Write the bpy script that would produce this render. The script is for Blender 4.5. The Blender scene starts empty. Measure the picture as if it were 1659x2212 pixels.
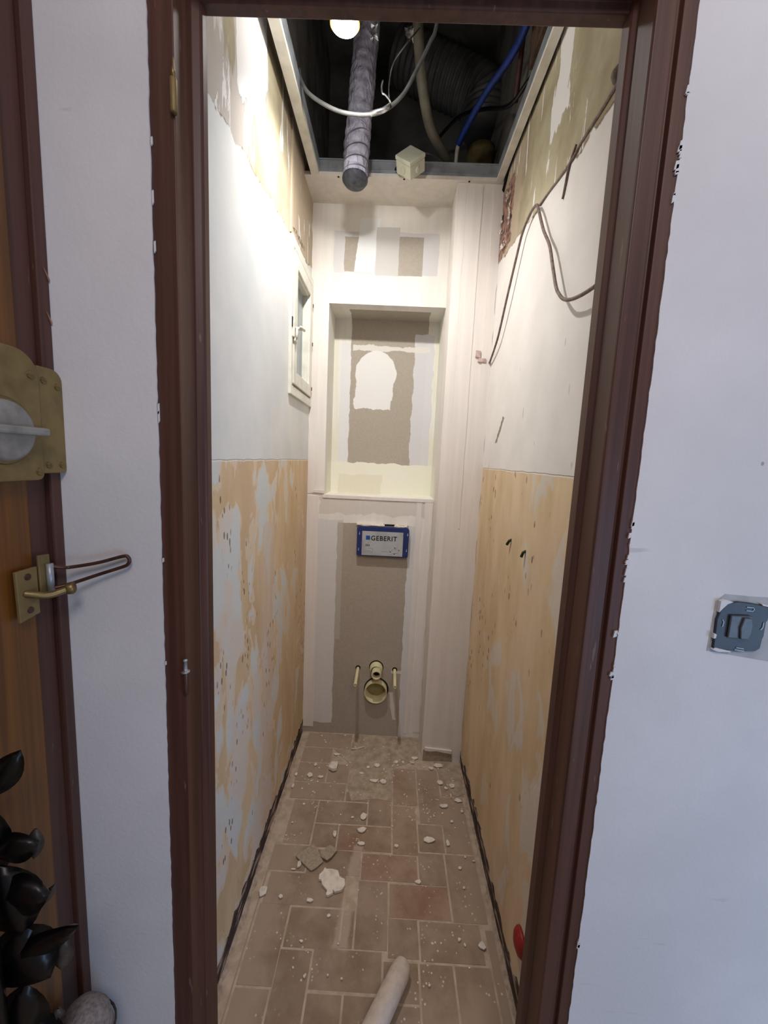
import bpy, math, random
from mathutils import Vector, Matrix
random.seed(7)
SC = bpy.context.scene
COL = SC.collection

# ------------------------------------------------------------------ camera
cam = bpy.data.cameras.new('camera'); co = bpy.data.objects.new('camera', cam); COL.objects.link(co)
R_ = (0.9987592, 0.0202254, 0.0455079); U_ = (-0.0477142, 0.1269424, 0.9907618); F_ = (-0.0142617, 0.9917039, -0.1277499)
co.matrix_world = Matrix(((R_[0], U_[0], -F_[0], 0), (R_[1], U_[1], -F_[1], 0), (R_[2], U_[2], -F_[2], 1.37), (0, 0, 0, 1)))
cam.sensor_fit = 'HORIZONTAL'; cam.sensor_width = 36; cam.lens = 36 * 840 / 1659; cam.clip_start = 0.01
SC.camera = co

# ------------------------------------------------------------------ light
SC.view_settings.view_transform = 'Standard'; SC.view_settings.look = 'None'
SC.view_settings.exposure = 0.0; SC.view_settings.gamma = 1; SC.view_settings.use_curve_mapping = False
W = bpy.data.worlds.new('world'); SC.world = W; W.use_nodes = True
W.node_tree.nodes['Background'].inputs[0].default_value = (0.92, 0.92, 1.0, 1)
W.node_tree.nodes['Background'].inputs[1].default_value = 0.18
def area(name, loc, target, sx, sy, power, col):
    l = bpy.data.lights.new(name, 'AREA'); l.shape = 'RECTANGLE'; l.size = sx; l.size_y = sy; l.energy = power; l.color = col
    o = bpy.data.objects.new(name, l); COL.objects.link(o); o.location = loc
    o.rotation_euler = (Vector(target) - Vector(loc)).to_track_quat('-Z', 'Y').to_euler(); return o
area('corridor_ceiling_light', (0.35, -0.75, 2.5), (0.2, 0.5, 1.2), 0.5, 0.5, 11.0, (1.0, 0.88, 0.84))
area('daylight_from_next_room', (2.0, -0.9, 0.65), (1.0, 0.6, 0.5), 0.9, 1.1, 19.0, (0.40, 0.63, 1.0))
LAMP = Vector((-0.17, 1.12, 2.452)); AIM = Vector((0.02, 0.16, -1)).normalized(); BEAM = Vector((0.05, 0.45, -1)).normalized()
for nm, kind, en in (('downlight_beam', 'SPOT', 42.0), ('downlight_spill', 'POINT', 2.6)):
    l = bpy.data.lights.new(nm, kind); l.energy = en; l.color = (1.0, 0.975, 0.94); l.shadow_soft_size = 0.022
    if kind == 'SPOT': l.spot_size = math.radians(145); l.spot_blend = 1.0
    o = bpy.data.objects.new(nm, l); COL.objects.link(o); o.location = LAMP + AIM * 0.028
    o.rotation_euler = BEAM.to_track_quat('-Z', 'Y').to_euler()

# ------------------------------------------------------------------ node helper
def lin(c):
    return tuple((x / 12.92 if x <= 0.04045 else ((x + 0.055) / 1.055) ** 2.4) for x in c)
class N:
    """a node socket with arithmetic"""
    def __init__(s, t, o): s.t, s.o = t, o
    def m(s, op, b=None, c=None):
        n = s.t.nodes.new('ShaderNodeMath'); n.operation = op
        s.t.links.new(s.o, n.inputs[0])
        for i, v in ((1, b), (2, c)):
            if v is None: continue
            if isinstance(v, N): s.t.links.new(v.o, n.inputs[i])
            else: n.inputs[i].default_value = v
        return N(s.t, n.outputs[0])
    def __add__(s, b): return s.m('ADD', b)
    __radd__ = __add__
    def __sub__(s, b): return s.m('SUBTRACT', b)
    def __rsub__(s, b): return s.m('MULTIPLY', -1) + b
    def __mul__(s, b): return s.m('MULTIPLY', b)
    __rmul__ = __mul__
    def mn(s, b): return s.m('MINIMUM', b)
    def mx(s, b): return s.m('MAXIMUM', b)
    def ab(s): return s.m('ABSOLUTE')
    def ss(s, a, b):
        n = s.t.nodes.new('ShaderNodeMapRange'); n.interpolation_type = 'SMOOTHSTEP'
        s.t.links.new(s.o, n.inputs[0]); n.inputs[1].default_value = a; n.inputs[2].default_value = b
        return N(s.t, n.outputs[0])
class Mat:
    def __init__(s, name, rough=0.7, metal=0.0, spec=0.4):
        s.m = bpy.data.materials.new(name); s.m.use_nodes = True; s.t = s.m.node_tree; s.b = s.t.nodes['Principled BSDF']
        s.b.inputs['Roughness'].default_value = rough; s.b.inputs['Metallic'].default_value = metal
        s.b.inputs['Specular IOR Level'].default_value = spec
        g = s.t.nodes.new('ShaderNodeNewGeometry'); s.pos = g.outputs['Position']
        x = s.t.nodes.new('ShaderNodeSeparateXYZ'); s.t.links.new(s.pos, x.inputs[0])
        s.x, s.y, s.z = (N(s.t, x.outputs[i]) for i in range(3))
        s.geo = g; s.h = None
    def vec(s, sx, sy, sz, off=(0, 0, 0)):
        n = s.t.nodes.new('ShaderNodeMapping'); s.t.links.new(s.pos, n.inputs[0])
        n.inputs['Scale'].default_value = (sx, sy, sz); n.inputs['Location'].default_value = off
        return n.outputs[0]
    def noise(s, sx=1, sy=None, sz=None, off=(0, 0, 0), detail=4, rough=0.55, dist=0.0):
        sy = sx if sy is None else sy; sz = sx if sz is None else sz
        n = s.t.nodes.new('ShaderNodeTexNoise'); s.t.links.new(s.vec(sx, sy, sz, off), n.inputs['Vector'])
        n.inputs['Scale'].default_value = 1.0; n.inputs['Detail'].default_value = detail
        n.inputs['Roughness'].default_value = rough; n.inputs['Distortion'].default_value = dist
        return N(s.t, n.outputs[0])
    def voro(s, sx, sy, sz, off=(0, 0, 0)):
        n = s.t.nodes.new('ShaderNodeTexVoronoi'); s.t.links.new(s.vec(sx, sy, sz, off), n.inputs['Vector'])
        n.inputs['Scale'].default_value = 1.0; return N(s.t, n.outputs['Distance'])
    def rgb(s, c):
        n = s.t.nodes.new('ShaderNodeRGB'); n.outputs[0].default_value = (*lin(c), 1); return N(s.t, n.outputs[0])
    def mix(s, a, b, f):
        a = s.rgb(a) if isinstance(a, tuple) else a; b = s.rgb(b) if isinstance(b, tuple) else b
        n = s.t.nodes.new('ShaderNodeMix'); n.data_type = 'RGBA'
        if isinstance(f, N): s.t.links.new(f.o, n.inputs[0])
        else: n.inputs[0].default_value = f
        s.t.links.new(a.o, n.inputs[6]); s.t.links.new(b.o, n.inputs[7]); return N(s.t, n.outputs[2])
    def bump(s, h, dist=0.002, strength=1.0):
        n = s.t.nodes.new('ShaderNodeBump'); n.inputs['Distance'].default_value = dist; n.inputs['Strength'].default_value = strength
        s.t.links.new(h.o, n.inputs['Height']); s.t.links.new(n.outputs[0], s.b.inputs['Normal']); return s
    def col(s, c):
        if isinstance(c, tuple): s.b.inputs['Base Color'].default_value = (*lin(c), 1)
        else: s.t.links.new(c.o, s.b.inputs['Base Color'])
        return s
    def rgh(s, r): s.t.links.new(r.o, s.b.inputs['Roughness']); return s
    def box(s, u, v, u0, u1, v0, v1, wob=None):
        d = (u - u0).mn(u1 - u).mn(v - v0).mn(v1 - v)
        if wob is not None: d = d + wob
        return d
def simple(name, c, rough=0.6, metal=0.0, var=0.12, sc=40, bump=0.0, spec=0.4, c2=None):
    M = Mat(name, rough, metal, spec); n = M.noise(sc)
    dark = c2 or tuple(x * (1 - var * 2) for x in c)
    M.col(M.mix(dark, c, n.ss(0.25, 0.65)))
    if bump: M.bump(n, bump)
    return M.m

# ------------------------------------------------------------------ mesh helper
def obj(name, verts, faces, mat, parent=None, smooth=False, fm=None, bevel=0, attr=None):
    me = bpy.data.meshes.new(name)
    org = Vector((0, 0, 0)); p = parent
    while p is not None: org += p.location; p = p.parent
    me.from_pydata([tuple(Vector(v) - org) for v in verts], [], faces)
    for m in (mat if isinstance(mat, (list, tuple)) else [mat]): me.materials.append(m)
    if fm: me.polygons.foreach_set('material_index', fm)
    if smooth: me.polygons.foreach_set('use_smooth', [True] * len(me.polygons))
    me.validate(); me.update()
    import bmesh
    b = bmesh.new(); b.from_mesh(me); bmesh.ops.recalc_face_normals(b, faces=b.faces); b.to_mesh(me); b.free()
    if attr:
        a = me.attributes.new('tint', 'FLOAT', 'FACE'); a.data.foreach_set('value', attr)
    o = bpy.data.objects.new(name, me); COL.objects.link(o)
    if parent is not None: o.parent = parent
    if bevel:
        md = o.modifiers.new('bevel', 'BEVEL'); md.width = bevel; md.segments = 2; md.limit_method = 'ANGLE'; md.angle_limit = 0.6
    return o
class MB:
    def __init__(s): s.v, s.f, s.k, s.cur = [], [], [], 0
    def add(s, v, f):
        n = len(s.v); s.v += [tuple(a) for a in v]; s.f += [tuple(i + n for i in q) for q in f]; s.k += [s.cur] * len(f); return s
    def box(s, x0, x1, y0, y1, z0, z1):
        v = [(x, y, z) for x in (x0, x1) for y in (y0, y1) for z in (z0, z1)]
        return s.add(v, [(0, 1, 3, 2), (4, 6, 7, 5), (0, 4, 5, 1), (2, 3, 7, 6), (0, 2, 6, 4), (1, 5, 7, 3)])
    def prism(s, poly, d):
        """closed polygon of 3-D points extruded by vector d"""
        n = len(poly); d = Vector(d); v = [Vector(p) for p in poly] + [Vector(p) + d for p in poly]
        return s.add(v, [tuple(range(n)), tuple(range(2 * n - 1, n - 1, -1))] + [(i, (i + 1) % n, n + (i + 1) % n, n + i) for i in range(n)])
    def tube(s, pts, r, seg=12, cap=True, rr=None):
        pts = [Vector(p) for p in pts]; n = len(pts); base = len(s.v); v = []; up = None
        for i, p in enumerate(pts):
            t = (pts[min(i + 1, n - 1)] - pts[max(i - 1, 0)]).normalized()
            if up is None:
                up = Vector((0, 0, 1)) if abs(t.z) < 0.9 else Vector((1, 0, 0))
            a = (up - t * up.dot(t)).normalized(); b = t.cross(a); up = a
            q = rr[i] if rr else r
            for k in range(seg):
                w = 2 * math.pi * k / seg; v.append(p + (a * math.cos(w) + b * math.sin(w)) * q)
        f = [(i * seg + k, i * seg + (k + 1) % seg, (i + 1) * seg + (k + 1) % seg, (i + 1) * seg + k) for i in range(n - 1) for k in range(seg)]
        if cap: f += [tuple(range(seg - 1, -1, -1)), tuple(range((n - 1) * seg, n * seg))]
        return s.add(v, f)
    def lathe(s, c, axis, prof, seg=32):
        """prof: (distance along axis, radius)"""
        c = Vector(c); t = Vector(axis).normalized(); a = t.orthogonal().normalized(); b = t.cross(a); v = []
        for h, r in prof:
            for k in range(seg):
                w = 2 * math.pi * k / seg; v.append(c + t * h + (a * math.cos(w) + b * math.sin(w)) * max(r, 1e-5))
        n = len(prof)
        return s.add(v, [(i * seg + k, i * seg + (k + 1) % seg, (i + 1) * seg + (k + 1) % seg, (i + 1) * seg + k) for i in range(n - 1) for k in range(seg)])
    def build(s, name, mat, parent=None, smooth=False, bevel=0, attr=None):
        return obj(name, s.v, s.f, mat, parent, smooth, s.k if isinstance(mat, (list, tuple)) else None, bevel, attr)
def spline(pts, n=10):
    P = [Vector(p) for p in pts]; P = [P[0] * 2 - P[1]] + P + [P[-1] * 2 - P[-2]]; out = []
    for i in range(1, len(P) - 2):
        for k in range(n):
            t = k / n; a, b, c, d = P[i - 1:i + 3]
            out.append(0.5 * ((2 * b) + (c - a) * t + (2 * a - 5 * b + 4 * c - d) * t * t + (3 * b - a - 3 * c + d) * t ** 3))
    return out + [P[-2]]
def tag(o, label, cat, group=None, kind=None):
    o['label'] = label; o['category'] = cat
    if group: o['group'] = group
    if kind: o['kind'] = kind
    return o
def struct(o, label=None):
    o['kind'] = 'structure'
    if label: o['label'] = label
    return o
def thing(name, loc, label=None, cat=None, group=None):
    o = bpy.data.objects.new(name, None); COL.objects.link(o); o.location = loc; o.empty_display_size = 0.05
    if label: tag(o, label, cat, group)
    return o

# ------------------------------------------------------------------ dimensions of the place
XL, XR, YB, YN, YC = -0.388, 0.383, 1.805, 1.985, 1.655      # side walls, back wall, niche back, chase front
ZC, ZT = 2.45, 3.25                                          # false ceiling, real ceiling
YF, YW = 0.60, 0.662                                         # corridor face and inner face of the front wall
XE = -0.512                                                  # corridor left wall

# ------------------------------------------------------------------ materials: walls
def side_wall(name, left):
    M = Mat(name, 0.85, spec=0.2)
    u, v = M.y, M.z
    fine = M.noise(60, detail=6); big = M.noise(5, detail=5); med = M.noise(16, off=(3, 1, 2), detail=5)
    # dado: old ochre plaster with pale islands, stretched downwards
    och = M.mix((0.80, 0.695, 0.55), (0.87, 0.78, 0.645), M.noise(9, 9, 3).ss(0.3, 0.7))
    och = M.mix(och, (0.82, 0.72, 0.64), M.noise(4, 4, 2.5, off=(7, 7, 7)).ss(0.45, 0.75) * 0.6)
    isl = M.noise(9, 9, 4.6, off=(1.3, 4.2, 0.6) if left else (5, 2, 8), detail=3, dist=0.6) + (med - 0.5) * 0.12
    if left:
        isl = isl + ((1.55 - u) * 0.16).mn(0.12)
        pale = M.mix((0.85, 0.81, 0.77), (0.82, 0.84, 0.84), M.noise(7, 7, 5, off=(9, 3, 1)).ss(0.42, 0.58))
        och = M.mix(och, (0.88, 0.82, 0.74), isl.ss(0.555, 0.575) * 0.7)
        och = M.mix(och, pale, isl.ss(0.60, 0.62) * 0.92)
        col = M.box(u, v, 1.17, 1.30, -0.1, 1.16, (med - 0.5) * 0.10)
        och = M.mix(och, (0.84, 0.77, 0.72), col.ss(0.0, 0.01) * 0.55)
    else:
        och = M.mix(och, (0.82, 0.80, 0.78), (isl + (1.05 - u) * 0.25).ss(0.56, 0.64) * 0.65)
        och = M.mix(och, (0.86, 0.76, 0.66), (isl * -1).ss(-0.46, -0.38) * 0.35)
    vs = M.voro(60, 60, 26, off=(2, 5, 1)) if left else M.voro(44, 44, 22, off=(2, 5, 1)); dens = M.noise(9, 9, 4, off=(4, 4, 9) if left else (2, 1, 5), detail=2).ss(0.54 if left else 0.53, 0.64)
    pit = vs.m('LESS_THAN', 0.24) * dens
    och = M.mix(och, (0.45, 0.37, 0.29), pit * 0.85)
    # upper band: bare greenish-beige plaster under torn white paper
    bare = M.mix((0.60, 0.55, 0.455), (0.71, 0.68, 0.575), M.noise(6, 6, 6, off=(2, 9, 1)).ss(0.3, 0.7))
    bare = M.mix(bare, (0.72, 0.65, 0.57), (u - 1.38 + (med - 0.5) * 0.15).ss(0.0, 0.05) * 0.7)
    fl = M.noise(22, 22, 3.6, off=(0, 2.2, 0) if left else (0, 5.1, 3), detail=5, dist=0.8)
    big_fl = M.box(u, v, 0.98, 1.19, 2.20, 2.52, (M.noise(30, 30, 7, off=(1, 1, 1)) - 0.5) * 0.16) if left else M.box(u, v, 1.06, 1.17, 2.24, 2.50, (M.noise(30, 30, 7, off=(1, 1, 1)) - 0.5) * 0.12)
    flake = fl.ss(0.62, 0.63).mx(big_fl.ss(0.0, 0.004))
    if left: flake = flake.mx(M.box(u, v, 0.80, 0.90, 2.20, 2.46, (M.noise(70, 70, 9, off=(1, 1, 1)) - 0.5) * 0.14).ss(0.0, 0.01) * 0.6)
    if not left: flake = flake * (u - 0.95 + (med - 0.5) * 0.2).ss(0, 0.02)
    if left: bare = M.mix(bare, (0.76, 0.73, 0.71), M.noise(14, 14, 3, off=(3, 3, 8)).ss(0.44, 0.50) * (u * -1).ss(-1.25, -1.15) * 0.8)
    bare = M.mix(bare, (0.90, 0.89, 0.88), flake)
    crk = M.noise(26, 26, 5, off=(8, 8, 8), detail=3).m('SUBTRACT', 0.5).ab()
    bare = M.mix(bare, (0.50, 0.43, 0.33), ((crk * -1).ss(-0.006, -0.001)) * 0.0)
    white = M.mix((0.83, 0.84, 0.84), (0.88, 0.88, 0.87), big.ss(0.3, 0.7)) if left else M.mix((0.86, 0.84, 0.82), (0.90, 0.88, 0.86), big.ss(0.3, 0.7))
    scr = M.noise(60, 60, 14, off=(5, 5, 5), detail=2)
    if not left: white = M.mix(white, (0.66, 0.63, 0.60), scr.ss(0.70, 0.74) * (2.0 - v + (med - 0.5) * 0.6).ss(0.2, 0.4) * 0.7)
    d1 = v - 1.361 + (med - 0.5) * 0.010 + (u - 1.2) * -0.008
    f1 = d1.ss(-0.001, 0.001)
    line = (u - 0.83) * 0.13 + 2.056
    d2 = v - line + (med - 0.5) * 0.05 + (fine - 0.5) * 0.012
    f2 = d2.ss(-0.001, 0.001)
    if left:                                                 # white frame plaster beside the window goes up to the boundary only
        f2 = f2 * 1.0
    c = M.mix(och, white, f1); c = M.mix(c, bare, f2)
    # thin dark torn edges of the paint layers
    e = (d2.ab() * -1).ss(-0.006, -0.001) * M.noise(20, off=(3, 3, 3)).ss(0.5, 0.56)
    c = M.mix(c, (0.42, 0.34, 0.27), e * 0.7)
    c = M.mix(c, (0.96, 0.95, 0.93), ((d1 + 0.002).ab() * -1).ss(-0.004, -0.001) * 0.5)
    if not left:                                             # broken plaster showing brick, and the crack in the paint
        hole = M.box(u, v, 1.51, 1.66, 2.17, 2.40, (M.noise(28, off=(2, 0, 2), detail=5) - 0.5) * 0.11)
        hf = hole.ss(0.0, 0.003)
        c = M.mix(c, M.mix((0.34, 0.26, 0.24), (0.66, 0.51, 0.46), M.noise(45, detail=5).ss(0.35, 0.6)), hf)
        ck = M.box(u * 1.0 + (v - 1.5) * 0.9, v, 1.425, 1.455, 1.46, 1.545, (fine - 0.5) * 0.03)
        c = M.mix(c, (0.42, 0.34, 0.30), ck.ss(0.0, 0.003) * 0.8)
    else:
        ck = M.box(u, v - u * 0.10, 1.46, 1.66, 2.018, 2.035, (M.noise(40, detail=5) - 0.5) * 0.035)
        hf = ck.ss(0.0, 0.003)
        c = M.mix(c, M.mix((0.30, 0.25, 0.22), (0.75, 0.68, 0.60), M.noise(90, 90, 40).ss(0.4, 0.6)), hf)
    hgt = f1 * (1 - f2) * 1.0 + f2 * flake * 0.9 + isl.ss(0.60, 0.62) * 0.15 * (1 - f1) + fine * 0.18 + big * 0.5 - hf * 2.0 - pit * (1 - f1) * 0.4
    M.col(c).bump(hgt, 0.0016); return M.m
m_wl = side_wall('left_wall_plaster', True); m_wr = side_wall('right_wall_plaster', False)

def back_wall():
    M = Mat('jointed_plasterboard', 0.85, spec=0.2); u, v = M.x, M.z
    med = M.noise(18, off=(1, 2, 3), detail=5); wob = (med - 0.5) * 0.022; st = M.noise(30, 5, 3, off=(1, 1, 1), detail=4)
    white = M.mix((0.885, 0.865, 0.835), (0.905, 0.885, 0.86), st.ss(0.35, 0.65))
    white = M.mix(white, (0.84, 0.83, 0.83), M.noise(22, 3, 1.2, off=(6, 1, 1), detail=2).ss(0.55, 0.70) * 0.3)
    board = M.mix((0.655, 0.615, 0.565), (0.68, 0.64, 0.59), M.noise(120).ss(0.3, 0.7))
    c = white
    front = M.y.m('LESS_THAN', YB + 0.06)
    def lay(c, d, color, a=1.0): return M.mix(c, color, d.ss(-0.001, 0.0015) * a)
    # lower board, bare between the taped joints, with bluish filler edges
    cf = c
    cf = lay(cf, M.box(u, v, -0.335, -0.24, 0.03, 1.09, wob * 0.4), (0.82, 0.815, 0.815), 0.8)
    cf = lay(cf, M.box(u, v, 0.075, 0.13, -0.1, 1.08, wob), (0.82, 0.82, 0.82), 0.8)
    cf = lay(cf, M.box(u, v, -0.242, 0.094, -0.1, 1.078, wob * 0.8), board)
    cf = lay(cf, M.box(u, v, -0.40, 0.02, -0.1, 0.055, wob), board)
    cf = lay(cf, M.box(u, v, -0.242, -0.215, 0.5, 1.09, wob * 0.5), (0.76, 0.73, 0.70), 0.6)
    cf = lay(cf, M.box(u, v, -0.33, 0.19, 1.12, 1.19, wob * 2.2), (0.80, 0.77, 0.74), 0.7)
    cf = lay(cf, M.box(u, v, 0.045, 0.10, 0.335, 0.352, wob * 0.6), (0.86, 0.83, 0.79))
    cf = lay(cf, M.box(u + (v - 0.2) * 0.15, v, 0.045, 0.062, 0.09, 0.235, wob), (0.84, 0.80, 0.76))
    # upper board
    cf = lay(cf, M.box(u, v, -0.293, 0.158, 2.175, 2.345, wob * 0.8), (0.80, 0.79, 0.80), 0.8)
    cf = lay(cf, M.box(u, v, -0.248, -0.17, 2.18, 2.325, wob * 0.8), board)
    cf = lay(cf, M.box(u, v, -0.05, 0.092, 2.172, 2.33, wob * 0.3), board, 0.95)
    cf = lay(cf, M.box(u - (v - 2.26) * 0.12, v, -0.197, -0.110, 2.18, 2.40, wob * 0.9), (0.90, 0.90, 0.90))
    cf = lay(cf, M.box(u, v, -0.112, -0.012, 2.17, 2.365, wob * 0.4), (0.78, 0.77, 0.75))
    cf = lay(cf, M.box(u, v, -0.24, -0.14, 2.098, 2.104), (0.93, 0.91, 0.86))
    # niche back
    cn = M.mix((0.885, 0.87, 0.81), (0.90, 0.89, 0.86), st.ss(0.4, 0.6))
    cn = lay(cn, M.box(u, v, -0.275, -0.20, 1.33, 1.94, wob), (0.87, 0.865, 0.87), 0.9)
    cn = lay(cn, M.box(u, v, -0.225, 0.145, 1.335, 2.2, wob), board)
    cn = lay(cn, M.box(u, v, 0.085, 0.182, 1.325, 1.99, wob * 1.4), (0.83, 0.82, 0.83), 0.95)
    cn = lay(cn, M.box(u, v, -0.215, 0.16, 1.905, 1.93, wob * 1.6), (0.87, 0.85, 0.82), 0.9)
    el = 1.0 - ((u + 0.10) * (u + 0.10) * 98.0) - ((v - 1.80) * (v - 1.80) * 92.0)
    el2 = M.box(u + (v - 1.7) * -0.1, v, -0.198, -0.012, 1.625, 1.80, wob * 1.3)
    cn = lay(cn, (el * 0.05).mx(el2) + wob * 1.1, (0.90, 0.89, 0.88), 0.95)
    cn = lay(cn, M.box(u, v, -0.4, 0.4, 1.0, 1.36, wob * 1.2), (0.91, 0.90, 0.84))
    cn = lay(cn, M.box(u, v, -0.27, -0.05, 1.0, 1.30, wob * 2), (0.88, 0.86, 0.79))
    c = M.mix(cn, cf, front)
    # ridges of filler, sanding swipes
    M.col(c).bump(med * 0.7 + M.noise(90, detail=4) * 0.12 + st * 0.35, 0.0022); return M.m
m_back = back_wall()
def plaster(name, a, b, pink=0.0):
    M = Mat(name, 0.85, spec=0.2); st = M.noise(34, 34, 2.2, off=(2, 3, 1), detail=4)
    c = M.mix(a, b, st.ss(0.35, 0.65)); c = M.mix(c, (0.80, 0.80, 0.82), M.noise(26, 26, 1.4, off=(8, 1, 4), detail=2).ss(0.55, 0.72) * 0.3)
    M.col(c).bump(st * 0.5 + M.noise(14, detail=5) * 0.7 + M.noise(110) * 0.1, 0.0022); return M.m
m_chase = plaster('chase_plaster', (0.875, 0.845, 0.82), (0.90, 0.87, 0.845))
m_front = None
def front_paint():
    M = Mat('matt_white_emulsion', 0.75, spec=0.25); n = M.noise(3, detail=4)
    c = M.mix((0.85, 0.845, 0.85), (0.90, 0.895, 0.90), n.ss(0.3, 0.7))
    scf = M.noise(6, 6, 60, off=(2, 2, 2), detail=2).ss(0.68, 0.72) * M.noise(4, off=(5, 5, 5)).ss(0.52, 0.6)
    c = M.mix(c, (0.74, 0.73, 0.72), scf * 0.5)
    c = M.mix(c, (0.55, 0.53, 0.52), M.voro(9, 9, 7).m('LESS_THAN', 0.022) * 0.7)
    M.col(c).bump(M.noise(140, detail=3) * 0.5 + n, 0.0008); return M.m
m_front = front_paint()
def wood(name, a, b, rough=0.48, wear=(0.50, 0.42, 0.38)):
    M = Mat(name, rough, spec=0.5); g = M.noise(60, 60, 1.6, detail=6, dist=0.3)
    c = M.mix(a, b, g.ss(0.3, 0.7)); c = M.mix(c, wear, M.noise(90, 90, 12, off=(3, 1, 3), detail=3).ss(0.70, 0.74) * 0.55)
    M.col(c).rgh(g * 0.25 + (rough - 0.1)).bump(g, 0.0006); return M.m
m_frame = wood('dark_red_brown_paint', (0.275, 0.165, 0.13), (0.36, 0.225, 0.18))
m_frame2 = wood('darker_brown_moulding_paint', (0.26, 0.15, 0.12), (0.34, 0.21, 0.17))  # slightly darker brown paint of the entrance door frame and rebate
m_gold = wood('varnished_golden_wood', (0.36, 0.215, 0.07), (0.50, 0.315, 0.11), 0.34, (0.40, 0.24, 0.10))
m_brass = simple('aged_brass', (0.58, 0.50, 0.33), 0.42, 0.75, 0.10, 50, 0.0004)
m_brassp = simple('brass_lacquered_plate', (0.56, 0.48, 0.31), 0.55, 0.35, 0.08, 30)
m_bronze = simple('brown_bronze_rod', (0.40, 0.28, 0.24), 0.38, 0.6, 0.10, 60)
m_knob = simple('satin_nickel', (0.66, 0.65, 0.63), 0.5, 0.5, 0.08, 40)
m_steel = simple('galvanised_steel', (0.66, 0.68, 0.70), 0.42, 0.45, 0.10, 18)
m_board = simple('plasterboard_edge', (0.86, 0.84, 0.79), 0.85, 0, 0.05, 20)
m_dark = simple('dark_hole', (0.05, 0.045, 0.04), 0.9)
m_slab = simple('dark_concrete_slab', (0.42, 0.415, 0.40), 0.9, 0, 0.2, 5, 0.004)
m_pvc = simple('ivory_plastic', (0.86, 0.82, 0.65), 0.42, 0, 0.04, 15)
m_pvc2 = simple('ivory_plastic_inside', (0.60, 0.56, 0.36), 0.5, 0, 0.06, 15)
m_jb = simple('off_white_plastic', (0.80, 0.80, 0.72), 0.45, 0, 0.03, 15)
m_cable = simple('grey_cable_sheath', (0.40, 0.40, 0.40), 0.4, 0, 0.1, 30)
m_cableb = simple('brown_grey_cable_sheath', (0.52, 0.44, 0.41), 0.6, 0, 0.15, 80)
m_conduit = simple('grey_plastic_conduit', (0.42, 0.40, 0.35), 0.55, 0, 0.1, 15)
m_blue = simple('blue_corrugated_sheath', (0.08, 0.18, 0.46), 0.5, 0, 0.12, 30)
m_white = simple('white_window_paint', (0.90, 0.89, 0.84), 0.4, 0, 0.04, 20, 0.0006)
m_foil = simple('crumpled_foil', (0.85, 0.85, 0.86), 0.25, 0.9, 0.2, 60)
m_chip = simple('broken_plaster_white', (0.90, 0.86, 0.81), 0.9, 0, 0.06, 60, 0.001)
m_card = simple('grey_brown_card', (0.66, 0.60, 0.52), 0.9, 0, 0.08, 120)
m_black = simple('black_lacquer', (0.035, 0.03, 0.03), 0.35, 0, 0.2, 30)
m_greyleaf = simple('tarnished_grey_metal', (0.34, 0.31, 0.29), 0.45, 0.3, 0.2, 60)
m_felt = simple('grey_felt', (0.62, 0.57, 0.55), 0.95, 0, 0.12, 160, 0.002)
m_red = simple('red_plastic', (0.62, 0.13, 0.10), 0.45)
m_green = simple('dark_green_plastic', (0.10, 0.22, 0.13), 0.5)
m_slate = simple('anthracite_plastic', (0.22, 0.25, 0.29), 0.45, 0, 0.08, 60)
m_slate2 = simple('greyer_plastic', (0.33, 0.35, 0.38), 0.4, 0, 0.08, 60)
m_skirt = None
def skirt():
    M = Mat('exposed_dark_mortar', 0.9, spec=0.2); n = M.noise(50, 12, 50, detail=5)
    M.col(M.mix((0.26, 0.215, 0.20), M.mix((0.34, 0.29, 0.27), (0.66, 0.59, 0.53), n.ss(0.52, 0.60)), n.ss(0.46, 0.54))).bump(n, 0.004); return M.m
m_skirt = skirt()
def duct_mat():
    M = Mat('grey_vinyl_duct_skin', 0.55, spec=0.35); n = M.noise(30, detail=5)
    M.col(M.mix((0.56, 0.55, 0.61), (0.70, 0.69, 0.76), n.ss(0.3, 0.6))).bump(M.noise(38, 38, 16, off=(1, 5, 2), detail=3, dist=1.2), 0.016); return M.m
m_duct = duct_mat()
def floor_mat():
    M = Mat('dusty_terracotta_tile', 0.8, spec=0.25)
    a = M.t.nodes.new('ShaderNodeAttribute'); a.attribute_name = 'tint'; tint = N(M.t, a.outputs['Fac'])
    n = M.noise(20, detail=6, off=(1, 1, 1)); d = M.noise(7, detail=6, rough=0.65, off=(4, 2, 1))
    c = M.mix((0.53, 0.445, 0.37), (0.56, 0.425, 0.35), tint.ss(0.45, 0.95)); c = M.mix(c, (0.60, 0.53, 0.45), n.ss(0.35, 0.7) * 0.45)
    edge = M.x.ab().ss(0.20, 0.37)
    backd = M.y.ss(1.15, 1.75)
    dust = (d + edge * 0.16 + backd * 0.15).ss(0.36, 0.66)
    c = M.mix(c, (0.69, 0.61, 0.54), dust * 0.62)
    sp = M.voro(75, 75, 75).m('LESS_THAN', 0.20) * M.noise(9, off=(9, 9, 9), detail=3).ss(0.50, 0.62)
    c = M.mix(c, (0.86, 0.81, 0.74), sp * 0.85)
    sw = M.box(M.x + (M.y - 1.08) * -0.10, M.y, -0.090, -0.048, 0.93, 1.235, (n - 0.5) * 0.03)
    c = M.mix(c, (0.72, 0.64, 0.58), sw.ss(-0.004, 0.008) * 0.75)
    M.col(c).bump(d * 1.0 + n * 0.5 + sp * 0.4 + M.noise(150) * 0.2, 0.0015); return M.m
m_floor = floor_mat()
def grout():
    M = Mat('dusty_grout', 0.9, spec=0.2); n = M.noise(30, detail=5)
    M.col(M.mix((0.68, 0.61, 0.53), (0.76, 0.68, 0.61), n.ss(0.35, 0.65))).bump(n, 0.002); return M.m
m_grout = grout()
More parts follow.
